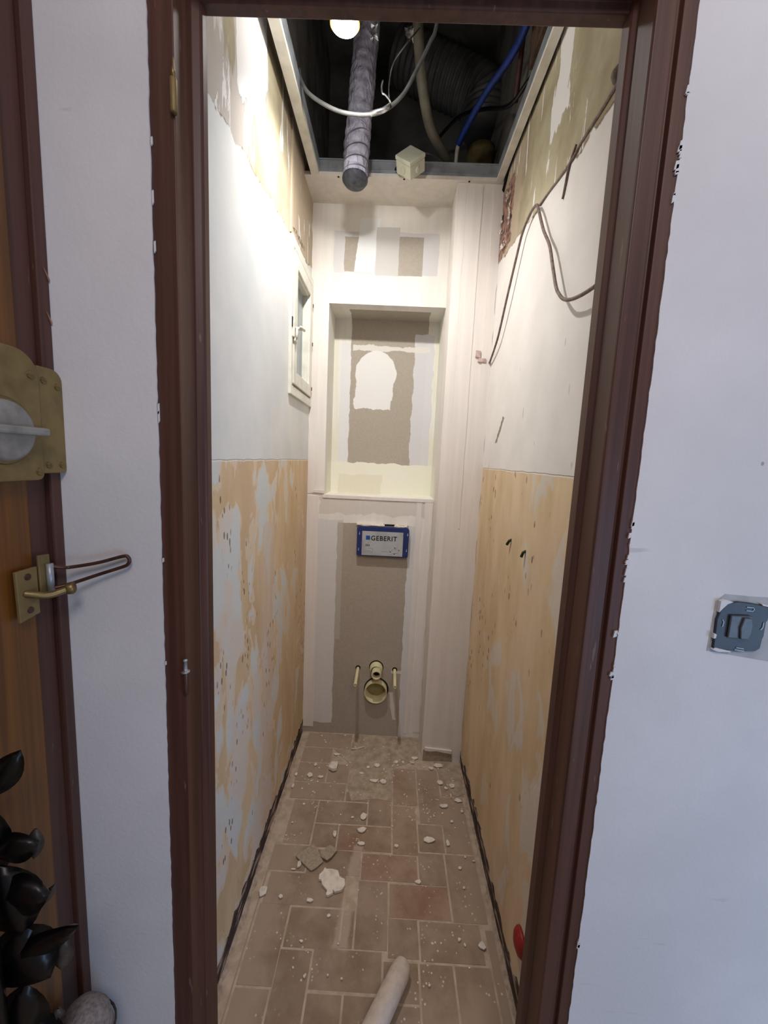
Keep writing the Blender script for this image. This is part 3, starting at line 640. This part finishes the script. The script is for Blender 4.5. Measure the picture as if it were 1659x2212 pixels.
to = bpy.data.objects.new('tmp', fc); COL.objects.link(to); bpy.context.view_layer.update()
me = bpy.data.meshes.new_from_object(to.evaluated_get(bpy.context.evaluated_depsgraph_get())); bpy.data.objects.remove(to)
ws = [v.co.x for v in me.vertices]; sx = 0.121 / (max(ws) - min(ws)); mnx = min(ws)
for v in me.vertices: v.co = Vector(((v.co.x - mnx) * sx, -v.co.z, v.co.y))
me.materials.append(simple('print_black', (0.07, 0.07, 0.08), 0.5))
to = bpy.data.objects.new('lettering', me); COL.objects.link(to); to.parent = fb; to.location = (-.080 + .026, -.0276, 1.006 - .925)
m = MB()                                                     # small pictograms printed on the label
m_pr = simple('print_grey', (0.30, 0.30, 0.32), 0.5)
def pic(*pts, r=.0004): q = MB(); q.tube([(a, FY - .0014, b) for a, b in pts], r, 5); q.build('pictogram', m_pr, fb)
pic((.018, .964), (.020, .946), (.050, .950), (.047, .968), (.018, .964)); pic((-.028, .955), (.010, .954)); pic((.033, .970), (.046, .979)); pic((.006, .966), (.006, .960)); pic((.012, .941), (.020, .940))
for a, b in ((.012, .955), (.032, .974), (.052, .963), (.031, .945)): m = MB(); m.lathe((a, FY - .0012, b), (0, -1, 0), [(0, 0), (0, .0028), (.0005, .0026), (.0005, 0)], 12); m.build('pictogram', m_pr, fb)
for i in range(3): m = MB(); m.box(-.104 + i * .007, -.100 + i * .007, FY - .0016, FY - .001, .977, .986); m.build('pictogram', m_pr, fb)
pic((-.098, .990), (-.090, .992), (-.088, .998)); pic((-.090, .968), (-.070, .966), (-.071, .951), (-.080, .948)); pic((-.097, .954), (-.080, .955))
m_tab = simple('pale_plastic', (0.75, 0.78, 0.85), 0.4)
for a, z in ((bx0 + .007, .955), (bx0 + .009, 1.030), (bx1 - .010, .958), (bx1 - .008, 1.034)): m = MB(); m.prism([(a, FY, z), (a + .004, FY, z), (a + .003, FY, z + .013), (a + .002, FY, z + .013)], (0, -.0008, 0)); m.build('moulded_tab', m_tab, fb)
m = MB(); random.seed(2)
for x0, x1 in ((-.150, -.02), (.025, .085)):
    pts = [(x0 + (x1 - x0) * i / 8, YB - .001, 1.0705 + random.uniform(.000, .003)) for i in range(9)]
    m.prism(pts + [(p[0], p[1], p[2] + random.uniform(.003, .008)) for p in pts[::-1]], (0, -.020, 0))
m.build('torn_board_edge', m_chip, fb)
m = MB(); m.box(-.025, .028, YB - .0006, YB - .0001, 1.072, 1.080); m.build('gap', m_dark, fb)

def hole_ring(p, c, r):
    m = MB(); m.lathe((c[0], YB - .0002, c[1]), (0, -1, 0), [(0, r - .004), (0, r + .0012), (.0006, r + .001), (.0006, r - .004), (0, r - .004)], 36); return m.build('hole_edge', m_dark, p)
dp = thing('drain_pipe', (-.026, YB, .245), 'wide ivory drain pipe end sticking out low on the back wall', 'pipe')
hole_ring(dp, (-.024, .250), .0600)
r = .0555
m = MB(); m.lathe((-.026, YB + .06, .245), (0, -1, 0), [(0, r), (.088, r), (.0895, r - .001), (.0895, r - .0045), (.030, r - .005), (.026, r - .012), (0, r - .013)], 48); m.build('socket', m_pvc, dp, True)
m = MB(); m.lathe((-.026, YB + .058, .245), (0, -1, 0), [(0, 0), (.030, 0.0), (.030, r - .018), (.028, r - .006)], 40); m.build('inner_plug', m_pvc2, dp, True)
fp = thing('flush_pipe', (-.029, YB, .362), 'narrow ivory flush pipe end above the wide drain pipe', 'pipe')
hole_ring(fp, (-.029, .3645), .0345)
m = MB(); m.lathe((-.029, YB + .03, .362), (0, -1, 0), [(0, .0315), (.045, .0315), (.047, .0300), (.0475, .026), (.060, .024), (.064, .024)], 40); m.build('sleeve', m_pvc, fp, True)
m = MB(); m.lathe((-.026, YB - .030, .3585), (0, -1, 0), [(0, .0235), (.034, .0235), (.036, .0215), (.036, .0175), (.020, .017), (.004, .017), (.004, 0)], 32); m.build('inner_nozzle', m_pvc, fp, True)
m = MB(); m.lathe((-.026, YB - .0345, .3585), (0, -1, 0), [(0, 0), (.004, 0), (.004, .0168)], 24); m.build('bore', m_dark, fp)
for x, lab in ((-.119, 'ivory sleeved fixing rod to the left of the pipe ends'), (.0625, 'ivory sleeved fixing rod to the right of the pipe ends')):
    rd = thing('fixing_rod', (x, YB, .356), lab, 'fixing rod', 'sleeved fixing rods beside the pipes')
    m = MB(); m.lathe((x, YB - .0002, .357), (0, -1, 0), [(0, 0), (0, .0125), (.0006, .012), (.0006, 0)], 24); m.build('hole_edge', m_dark, rd)
    m = MB(); m.lathe((x, YB + .02, .3545), (0, -1, 0.0), [(0, .0075), (.168, .0075), (.169, .0065), (.169, .0048), (.160, .0045), (.160, 0)], 20); m.build('sleeve', m_pvc, rd, True)

# ------------------------------------------------------------------ lamp
lm = thing('downlight', tuple(LAMP), 'lit recessed spotlight hanging loose in the open ceiling', 'lamp')
E1 = Mat('lamp_lens'); E1.b.inputs['Emission Color'].default_value = (1, 0.97, 0.92, 1); E1.b.inputs['Emission Strength'].default_value = 30
E2 = Mat('lamp_amber_rim'); E2.col((0.9, 0.6, 0.3)); E2.b.inputs['Emission Color'].default_value = (1, 0.50, 0.12, 1); E2.b.inputs['Emission Strength'].default_value = 1.6
m = MB(); m.lathe(LAMP, AIM, [(0.0, 0.034), (0.006, 0.032), (0.012, 0.022), (0.015, 0)], 32); m.build('lens', E1.m, lm, True)
m = MB(); m.lathe(LAMP, -AIM, [(-0.001, 0.030), (-0.001, 0.037), (0.002, 0.037), (0.006, 0.029), (0.018, 0.028), (0.018, 0.02)], 32); m.build('rim', E2.m, lm, True)
m = MB(); m.lathe(LAMP, -AIM, [(0.017, 0.0), (0.017, 0.0275), (0.045, 0.026), (0.05, 0.018), (0.05, 0)], 28); m.build('housing', simple('lamp_housing', (0.72, 0.70, 0.68), 0.4, 0.3), lm, True)
m = MB(); m.tube(spline([LAMP + Vector(p) for p in ((0, -.007, .046), (.01, -.02, .16), (.05, -.12, .30), (.08, -.2, .5), (.08, -.22, .79))], 6), .0035, 8); m.build('lead', m_cable, lm, True)

# ------------------------------------------------------------------ services in the void
def duct(name, path, r, pitch, amp, mat, label, cat, n=40, wr=0.0, closed=True):
    P = spline(path, n); L = 0; rr = []; prev = P[0]
    for p in P:
        L += (p - prev).length; prev = p
        w = abs((L / pitch) % 1 - 0.5) * 2
        rr.append(r * (1 + wr * math.sin(L * 37)) - amp * (1 - w) ** 2)
    m = MB(); m.tube(P, r, 28, True, rr); return P, rr, m
P, rr, m = duct('d', [(-.150, 1.66, 3.24), (-.160, 1.60, 2.95), (-.172, 1.565, 2.65), (-.180, 1.560, 2.50), (-.183, 1.558, 2.41), (-.1835, 1.5575, 2.385)], .0455, .034, .003, m_duct, '', '', wr=0.03)
fd = tag(m.build('flexible_duct', m_duct, None, True), 'grey soft flexible air duct hanging down with a taped end behind the lamp', 'duct')
m = MB(); m.lathe((-.1835, 1.5575, 2.387), (0, -0.05, -1), [(-.004, .0455), (0, .047), (.006, .0465), (.018, .038), (.026, .020), (.029, 0)], 28); m.build('taped_end', simple('dark_grey_tape', (0.30, 0.31, 0.35), 0.5, 0, 0.2, 60, 0.003), fd, True)
m = MB()
m_fold = simple('fold_shadow_tape', (0.42, 0.42, 0.48), 0.5)  # darker grey puts the shadow of the folds into the tape colour
for k, (z, tilt) in enumerate(((2.510, .9), (2.470, .5), (2.435, .2), (2.405, .1))):
    pts = [(-.181 + .0468 * math.cos(a), 1.559 + .0468 * math.sin(a), z + .02 * tilt * math.cos(a + 0.4)) for a in [i * math.pi / 12 for i in range(25)]]
    m = MB(); m.tube(pts, .0016, 6, False); m.build('shaded_tape_fold', m_fold, fd, True)
m = MB(); m.tube(spline([(-.345, 1.36, 2.56), (-.333, 1.33, 2.510), (-.304, 1.31, 2.456), (-.255, 1.31, 2.426), (-.198, 1.31, 2.406), (-.129, 1.31, 2.401), (-.073, 1.31, 2.415), (-.02, 1.31, 2.458), (.018, 1.31, 2.525), (.054, 1.31, 2.598), (.071, 1.31, 2.652), (.10, 1.31, 2.90), (.10, 1.31, 3.24)], 8), .0055, 12)
lc = tag(m.build('loose_cable', m_cable, None, True), 'grey cable hanging in a wide loop across the open ceiling', 'cable')
m = MB(); m.tube([(-.115, 1.308, 2.402), (-.075, 1.308, 2.414), (-.055, 1.308, 2.427)], .0068, 12); m.build('insulating_tape', m_foil, lc, True)
m = MB(); m.tube(spline([(-.052, 1.31, 2.428), (-.058, 1.305, 2.438), (-.072, 1.30, 2.448), (-.080, 1.30, 2.452), (-.083, 1.30, 2.47), (-.080, 1.30, 2.485)], 5), .0028, 8); m.build('wire_end', m_foil, lc, True)
m = MB(); m.tube(spline([(-.057, 1.31, 2.428), (-.062, 1.31, 2.478), (-.052, 1.31, 2.539), (-.014, 1.31, 2.593), (.02, 1.34, 2.66)], 8), .0022, 8)
wr = tag(m.build('thin_wire', m_foil, None, True), 'thin shiny wire arching up from the cable loop to a foil scrap', 'wire')
random.seed(9)
for c, lab in (((-.012, 1.36, 2.665), 'crumpled foil scrap beside the grey conduit'), ((-.118, 1.36, 2.66), 'crumpled foil scrap just right of the lamp')):
    m = MB()
    for i in range(7):
        p = [Vector(c) + Vector([random.uniform(-.016, .016) for _ in range(3)]) for _ in range(4)]; m.add(p, [(0, 1, 2), (0, 2, 3), (1, 2, 3)])
    tag(m.build('foil_scrap', m_foil), lab, 'foil scrap')
m = MB(); m.tube(spline([(.010, 1.44, 3.24), (.012, 1.44, 2.95), (.016, 1.45, 2.787), (.030, 1.47, 2.694), (.047, 1.50, 2.624), (.085, 1.60, 2.588), (.160, 1.72, 2.569), (.172, 1.82, 2.57)], 10), .0175, 20)
tag(m.build('grey_conduit', m_conduit, None, True), 'thick grey conduit curving down behind the steel channel', 'conduit')
B = spline([(.338, 1.12, 2.66), (.331, 1.30, 2.648), (.314, 1.40, 2.651), (.263, 1.52, 2.647), (.221, 1.62, 2.623), (.199, 1.68, 2.603)], 36)
m = MB(); m.tube(B, .011, 16, True, [.0115 - .0018 * (i % 2) for i in range(len(B))]); tag(m.build('blue_sheath', m_blue, None, True), 'blue corrugated sheath running diagonally through the open ceiling', 'pipe sheath')
m = MB(); m.tube(spline([(.199, 1.68, 2.604), (.197, 1.70, 2.59), (.198, 1.72, 2.565), (.203, 1.745, 2.53)], 6), .0075, 14)
tag(m.build('white_water_pipe', simple('translucent_white_pipe', (0.74, 0.72, 0.68), 0.4), None, True), 'thin whitish pipe coming out of the end of the blue sheath', 'pipe')
P, rr, m = duct('b', [(-.05, 1.99, 3.18), (.10, 1.97, 3.10), (.24, 1.95, 3.03), (.33, 1.93, 2.96), (.335, 1.92, 2.85)], .105, .028, .010, m_duct, '', '', n=36)
for i in range(len(rr)): pass
tag(m.build('large_ribbed_duct', simple('grey_insulated_duct', (0.33, 0.33, 0.33), 0.5, 0.1, 0.1, 20), None, True), 'large dark ribbed duct in the back right of the ceiling void', 'duct')
m = MB(); m.lathe((.325, 1.90, 2.50), (0, 0, 1), [(0, 0), (0, .055), (.20, .055), (.20, .062), (.24, .062), (.24, 0)], 28)
tag(m.build('yellowed_waste_pipe', simple('yellowed_plastic', (0.44, 0.38, 0.22), 0.6), None, True), 'upright yellowed waste pipe below the large dark duct', 'pipe')
m = MB(); m.tube(spline([(.383, 1.30, 2.545), (.36, 1.36, 2.545), (.33, 1.46, 2.56), (.27, 1.60, 2.66), (.20, 1.75, 2.75), (.12, 1.95, 2.80)], 8), .0065, 10)
tag(m.build('black_cable', m_black, None, True), 'black cable passing over the right ceiling edge', 'cable')
m = MB(); m.box(.352, .378, .75, 1.10, 2.60, 3.24); m.box(.356, .378, 1.10, 1.34, 2.56, 3.24)
tag(m.build('timber_batten', simple('brown_old_timber', (0.34, 0.25, 0.19), 0.85, 0, 0.25, 25), None), 'brown old timber board standing in the right side of the void', 'timber')
m = MB(); m.tube(spline([(.338, 1.37, 3.24), (.340, 1.38, 2.9), (.345, 1.40, 2.70), (.352, 1.46, 2.57)], 8), .0085, 10)
tag(m.build('copper_pipe', simple('dull_copper', (0.30, 0.17, 0.15), 0.6, 0.2), None, True), 'dull red-brown pipe beside the right ceiling channel', 'pipe')
# junction box, turned on its corner
jb = thing('junction_box', (.016, 1.598, 2.470), 'off-white square junction box tilted on its corner against the steel channel', 'junction box')
Rm = Matrix.Rotation(math.radians(-6), 4, 'Z') @ Matrix.Rotation(math.radians(-28), 4, 'X') @ Matrix.Rotation(math.radians(42), 4, 'Y')
def jbox(m, a, b, c, y0, y1):
    v = [Vector(jb.location) + Rm @ Vector((x, y, z)) for x in (-a, a) for y in (y0, y1) for z in (-c, c)]
    m.add(v, [(0, 1, 3, 2), (4, 6, 7, 5), (0, 4, 5, 1), (2, 3, 7, 6), (0, 2, 6, 4), (1, 5, 7, 3)])
m = MB(); jbox(m, .038, 0, .038, -.018, .026); m.build('box', m_jb, jb, bevel=0.003)
m = MB(); jbox(m, .0395, 0, .0395, -.032, -.018); m.build('lid', m_jb, jb, bevel=0.003)
for p in ((.038, 0), (-.038, 0), (0, -.038)):
    m = MB()
    c = Vector(jb.location) + Rm @ Vector((p[0], .004, p[1])); ax = Rm @ Vector((p[0], 0, p[1])); m.lathe(c, ax, [(0, 0), (0, .011), (.003, .010), (.004, .006), (.004, 0)], 18); m.build('knockout', m_jb, jb, True)
m = MB(); m.tube(spline([(.045, 1.605, 2.505), (.075, 1.63, 2.530), (.110, 1.68, 2.555), (.17, 1.72, 2.545), (.21, 1.74, 2.525)], 6), .003, 8)
m.build('lead', m_cable, jb, True)
m = MB(); m.lathe((-.03, 1.6395, 2.478), (0, -1, 0), [(0, 0), (0, .013), (.0006, .013), (.0006, 0)], 20)
tag(m.build('channel_slot', m_dark), 'dark round slot in the steel channel left of the junction box', 'hole')

# ------------------------------------------------------------------ cable on the right wall
def wx(y, z, off): return (XR - off, y, z)
m = MB(); m.tube(spline([wx(1.668, 1.79, .004), wx(1.62, 1.792, .010), wx(1.508, 1.841, .016), wx(1.422, 1.936, .018), wx(1.351, 2.035, .016), wx(1.309, 2.09, .014), wx(1.25, 2.112, .012), wx(1.195, 2.100, .014), wx(1.159, 2.066, .018), wx(1.10, 1.985, .020), wx(1.045, 1.92, .020), wx(1.005, 1.855, .022), wx(.965, 1.79, .024), wx(.937, 1.762, .026), wx(.905, 1.738, .026), wx(.860, 1.722, .024), wx(.790, 1.712, .022), wx(.700, 1.712, .020)], 8), .0038, 12)
tag(m.build('hanging_cable', m_cableb, None, True), 'brown-grey cable draped from the corner socket hole over the right wall', 'cable')
m = MB(); m.tube(spline([wx(1.20, 2.104, .002), wx(1.14, 2.098, .001), wx(1.06, 2.085, .001), wx(1.00, 2.078, .002), wx(.95, 2.083, .001), wx(.87, 2.078, .002), wx(.79, 2.078, .002), wx(.70, 2.075, .002)], 6), .0035, 10)
tag(m.build('buried_cable', m_cableb, None, True), 'cable half buried in plaster along the edge of the white paint', 'cable')
m = MB(); m.tube(spline([wx(.985, 2.10, .001), wx(1.01, 2.075, .003), wx(1.022, 2.045, .003), wx(1.035, 2.018, .002)], 6), .003, 8)
tag(m.build('cable_stub', m_cableb, None, True), 'short cable stub poking out of the plaster below the buried cable', 'cable')
m = MB(); m.lathe((XR - .0003, .815, 2.092), (-1, 0, 0), [(0, 0), (0, .016), (.008, .013), (.014, .006), (.014, 0)], 12)
tag(m.build('plaster_lump', simple('grey_plaster_lump', (0.48, 0.43, 0.38), 0.9, 0, .2, 90, .003), None, True), 'grey plaster lump where the buried cable meets the door frame', 'plaster lump')
random.seed(14); m = MB()                                    # broken plaster round the brick hole
for i in range(46):
    a = random.uniform(0, 6.28); k = random.uniform(.75, 1.05); c = Vector((XR - .002, 1.588 + .062 * k * math.cos(a), 2.275 + .100 * k * math.sin(a)))
    p = [c + Vector((random.uniform(-.007, .001), random.uniform(-.009, .009), random.uniform(-.009, .009))) for _ in range(6)]
    m.add(p, [(0, 1, 2), (0, 2, 3), (0, 3, 4), (0, 4, 5), (1, 3, 5), (2, 4, 5)])
tag(m.build('broken_plaster_rim', m_chip), 'crumbling plaster rim around the brick-red hole high on the right wall', 'broken plaster', None, 'stuff')
for (y, z, a), lab in zip(((1.199, 1.148, .5), (1.067, 1.142, 0.1)), ('dark green wall plug in the right dado, nearer the back wall', 'dark green wall plug in the right dado, nearer the door')):
    m = MB(); m.tube([(XR + .002, y, z), (XR - .006, y, z - .004), (XR - .010, y + .008 * a * 2, z - .018)], .0042, 10); tag(m.build('wall_plug', m_green, None, True), lab, 'wall plug', 'green wall plugs')
# dark chips gouged in the dados
m = MB(); m.lathe((XR - .0, .838, .19), (-1, 0, 0), [(0, 0), (0, .032), (.006, .031), (.013, .025), (.018, .012), (.019, 0)], 28)
tag(m.build('red_cap', m_red, None, True), 'round red plastic cap low on the right wall beside the door frame', 'cap')

# ------------------------------------------------------------------ debris on the floor
def slab(name, pts, z0, t, mat, lab, cat, group=None, tilt=(0, 0)):
    cx = sum(p[0] for p in pts) / len(pts); cy = sum(p[1] for p in pts) / len(pts)
    V = [(x, y, z0 + abs((x - cx) * tilt[0]) + abs((y - cy) * tilt[1]) + random.uniform(0, t * .15)) for x, y in pts]
    m = MB(); m.prism(V, (0, 0, t)); return tag(m.build(name, mat, bevel=min(t * .2, .0008)), lab, cat, group)
slab('card_offcut', [(-.267, 1.175), (-.215, 1.223), (-.203, 1.212), (-.187, 1.19), (-.169, 1.162), (-.195, 1.135), (-.206, 1.131), (-.23, 1.147)], .003, .005, m_card, 'larger grey plasterboard offcut lying on the tiles, left of centre', 'offcut')
slab('card_offcut', [(-.185, 1.192), (-.154, 1.217), (-.126, 1.203), (-.143, 1.175), (-.157, 1.163), (-.180, 1.174)], .009, .004, m_card, 'smaller grey plasterboard offcut touching the larger one', 'offcut')
slab('plaster_lump', [(-.161, 1.142), (-.154, 1.137), (-.138, 1.138), (-.115, 1.134), (-.106, 1.114), (-.089, 1.109), (-.087, 1.091), (-.094, 1.076), (-.116, 1.068), (-.124, 1.074), (-.121, 1.066), (-.136, 1.057), (-.143, 1.059), (-.142, 1.073), (-.161, 1.089), (-.165, 1.102), (-.174, 1.103), (-.175, 1.118), (-.164, 1.13)], .0012, .009, m_chip, 'large ragged white plaster lump, biggest of the rubble on the tiles', 'plaster lump')
big = [(-0.094, 1.7, 0.032, 0.009), (-0.195, 1.571, 0.028, 0.031), (-0.193, 1.655, 0.018, 0.01), (-0.279, 1.587, 0.009, 0.011), (-0.29, 1.528, 0.014, 0.014), (-0.244, 1.521, 0.017, 0.008), (-0.041, 1.589, 0.011, 0.008), (-0.001, 1.603, 0.017, 0.014), (-0.012, 1.517, 0.02, 0.011), (-0.068, 1.553, 0.013, 0.005), (0.03, 1.513, 0.016, 0.014), (0.086, 1.629, 0.009, 0.01), (0.116, 1.63, 0.007, 0.008), (0.16, 1.63, 0.012, 0.007), (0.243, 1.603, 0.015, 0.009), (0.274, 1.62, 0.024, 0.014), (0.274, 1.527, 0.014, 0.014), (0.322, 1.513, 0.014, 0.014), (0.295, 1.498, 0.01, 0.008), (0.312, 1.461, 0.003, 0.016), (0.338, 1.441, 0.018, 0.011), (0.276, 1.41, 0.018, 0.011), (0.345, 1.392, 0.006, 0.006), (0.297, 1.344, 0.006, 0.008), (-0.046, 1.341, 0.017, 0.016), (-0.047, 1.288, 0.017, 0.012), (-0.043, 1.236, 0.016, 0.007), (-0.145, 1.264, 0.01, 0.014), (0.082, 1.234, 0.009, 0.006), (0.202, 1.263, 0.022, 0.013), (0.269, 1.255, 0.008, 0.015), (0.324, 1.21, 0.004, 0.005), (0.351, 1.198, 0.006, 0.004), (-0.311, 1.302, 0.005, 0.004), (-0.291, 1.252, 0.003, 0.003), (-0.352, 1.527, 0.007, 0.009), (-0.35, 1.466, 0.006, 0.011), (-0.25, 1.15, 0.008, 0.012), (-0.264, 1.134, 0.011, 0.003), (0.171, 1.659, 0.015, 0.01), (-0.086, 1.338, 0.008, 0.005), (-0.342, 1.062, 0.014, 0.022), (-0.284, 1.051, 0.008, 0.007), (-0.126, 1.007, 0.006, 0.005), (0.326, 0.956, 0.011, 0.011), (0.261, 0.967, 0.006, 0.006), (0.276, 0.956, 0.003, 0.005), (0.301, 1.108, 0.005, 0.006), (-0.168, 0.865, 0.004, 0.005), (-0.106, 0.87, 0.003, 0.003), (-0.068, 0.865, 0.004, 0.003), (0.165, 0.863, 0.004, 0.003), (-0.19, 1.045, 0.013, 0.007), (-0.194, 0.941, 0.006, 0.004), (0.299, 1.172, 0.007, 0.006), (0.152, 1.118, 0.012, 0.008)]
special = {0: 'long white plaster splinter lying near the foot of the back wall', 1: 'heaped white plaster clump near the back left of the floor', 29: 'white wedge-shaped plaster chip on the right half of the floor', 24: 'pale chip on the tiles straight below the drain pipe', 41: 'white plaster flake lying close to the left wall', 44: 'white chip on the tiles near the right wall, close to the door', 21: 'pointed white chip right of centre, below the chase corner', 15: 'broad white flake at the foot of the pipe chase'}
def zone(x, y):
    a = 'close to the left wall' if x < -.25 else 'left of the middle' if x < -.09 else 'along the middle' if x < .09 else 'right of the middle' if x < .25 else 'close to the right wall'
    b = 'at the foot of the back wall' if y > 1.66 else 'on the far tiles' if y > 1.48 else 'on the tiles just beyond the offcuts' if y > 1.24 else 'level with the offcuts' if y > 1.04 else 'on the near tiles'
    return a + ', ' + b
random.seed(31)
def chip_poly(cx, cy, hw, hh):
    n = random.choice((5, 6, 7)); ph = random.random() * 6.28
    return [(cx + hw * random.uniform(.6, 1.15) * math.cos(ph + i * 6.283 / n), cy + hh * random.uniform(.6, 1.15) * math.sin(ph + i * 6.283 / n)) for i in range(n)]
for i, (x, y, w, h) in enumerate(big):
    if i == 0: pts = [(x - .032, y - .012), (x - .005, y - .003), (x + .034, y + .012), (x + .02, y + .011), (x - .01, y + .004), (x - .034, y - .008)]
    else: pts = chip_poly(x, y, w, h)
    t = .003 + .002 * random.random() + (.010 if i == 1 else 0)
    if i in special: slab('plaster_chip', pts, .0008, t, m_chip, special[i], 'plaster chip', None, (0.15, 0.15))
    else: slab('plaster_chip', pts, .0008, t, m_chip, 'small white plaster chip ' + zone(x, y), 'plaster chip', 'small plaster chips on the tiles', (0.15, 0.15))
protos = [slab('plaster_crumb', chip_poly(0, 0, .0045, .004), .0008, .0025, m_chip, 'tiny white plaster crumb on the dusty tiles', 'plaster crumb', 'tiny plaster crumbs on the tiles') for _ in range(4)]
spots = []
while len(spots) < 150:
    b = random.random()
    y = 1.80 - abs(random.gauss(0, 0.26)) if b < .75 else random.uniform(.80, 1.6); x = random.uniform(-.35, .35)
    if y < .78 or y > 1.79 or (x > .19 and y > 1.64): continue
    if -.28 < x < -.08 and 1.05 < y < 1.23: continue
    spots.append((x, y))
for i, (x, y) in enumerate(spots):
    o = protos[i] if i < 4 else protos[i % 4].copy()
    if i >= 4: COL.objects.link(o)
    o['label'] = 'tiny white crumb ' + zone(x, y); o.location = (x, y, 0); o.rotation_euler = (0, 0, random.random() * 6.28); s = random.uniform(.35, 1.1) * (.8 if y < 1.3 else 1.15); o.scale = (s, s * random.uniform(.5, 1), s)
# rounded pale tube lying across the threshold
ax = Vector((-.072, -.118, 0)).normalized(); c0 = Vector((.100, .893, .0285))
P = [c0 + ax * d for d in (0, .002, .007, .018, .035, .10, .2, .3, .42)]
m = MB(); m.tube(P, .026, 24, True, [.010, .016, .021, .0245, .0262, .0268, .0272, .0275, .0275]); m.v = [(a, b, .001 + (c - .001) * 1.0) for a, b, c in m.v]
tag(m.build('pale_tube', simple('pale_foam_tube', (0.80, 0.74, 0.69), 0.9, 0, 0.04, 60, 0.0006), None, True), 'pale rounded tube lying on the tiles at the threshold', 'tube')
m = MB(); m.prism([(-.010 + a, b, .0008) for a, b in ((.068, .868), (.060, .84), (.040, .78), (-.02, .66), (-.005, .66), (.050, .79), (.062, .84))], (0, 0, .003))
tag(m.build('wood_sliver', simple('pale_sliver', (0.72, 0.63, 0.54), .8), None), 'thin pale sliver lying alongside the tube at the threshold', 'sliver')

# ------------------------------------------------------------------ objects at the lower left of the corridor
os_ = thing('black_leaf_ornament', (-.455, .42, 0), 'tall black ornament with leaf shapes standing against the entrance door', 'ornament')
m = MB(); m.lathe((-.470, .40, 0), (0, 0, 1), [(0, 0), (0, .035), (.02, .035), (.03, .014), (.5, .012), (.95, .008), (1.0, 0)], 16); m.build('stem', m_black, os_, True)
random.seed(17)
def leaf(c, d, ln, w, mat, nm, th=.006):
    c = Vector(c); d = Vector(d).normalized(); s = d.cross(Vector((.35, -1, 0.1)).normalized()).normalized(); nrm = d.cross(s)
    V = []; n = 9
    for i in range(n + 1):
        t = i / n; ww = w * math.sin(math.pi * min(1, t * .96 + .04)) ** .8
        p = c + d * ln * t
        V += [p - s * ww, p + nrm * th * (1 if 0 < i < n else .2), p + s * ww, p - nrm * th * (1 if 0 < i < n else .2)]
    F = []
    for i in range(n):
        for k in range(4): F.append((i * 4 + k, i * 4 + (k + 1) % 4, (i + 1) * 4 + (k + 1) % 4, (i + 1) * 4 + k))
    mm = MB(); mm.add(V, F); return mm.build(nm, mat, os_, True)
for c, d, ln, w in (((-.475, .42, .94), (.5, .1, .8), .07, .018), ((-.475, .42, .86), (.9, .1, .25), .055, .022), ((-.475, .42, .84), (.3, 0, -.9), .10, .036), ((-.47, .42, .80), (.9, 0, .1), .062, .030),
    ((-.475, .42, .74), (.7, 0, -.7), .085, .040), ((-.470, .42, .70), (.85, .0, .55), .115, .017), ((-.475, .42, .62), (.3, 0, -.95), .12, .045), ((-.475, .42, .66), (.3, 0, .9), .10, .045), ((-.475, .42, .55), (.2, 0, .95), .12, .035),
    ((-.475, .42, .50), (.3, 0, -.95), .14, .045), ((-.475, .42, .36), (.3, 0, -.95), .14, .045), ((-.475, .42, .92), (-.2, 0, -.95), .12, .03)):
    leaf(c, d, ln, w, m_black, 'leaf')
for c, d, ln, w in (((-.410, .437, .715), (-.12, 0, -1), .050, .0135), ((-.437, .437, .880), (-.1, 0, -1), .045, .010), ((-.438, .437, .765), (.5, 0, .8), .04, .006), ((-.425, .437, .600), (-.1, 0, -1), .018, .009)):
    leaf(c, d, ln, w, m_greyleaf, 'grey_medallion', .004)
sk = thing('grey_bundle', (-.468, .522, 0), 'rounded grey-brown felt bundle standing in the lower left corner', 'bundle')
m = MB(); m.lathe((-.468, .522, 0), (0, 0, 1), [(0, 0), (0, .040), (.03, .046), (.25, .046), (.38, .044), (.425, .038), (.447, .026), (.456, .012), (.458, 0)], 28); m.build('body', m_felt, sk, True)
m = MB(); m.tube([(-.468 + .0448 * math.cos(a), .522 + .0448 * math.sin(a), .40) for a in [i * math.pi / 12 for i in range(25)]], .0018, 6, False); m.build('tie', simple('dark_tie', (0.30, 0.26, 0.25), .9), sk, True)
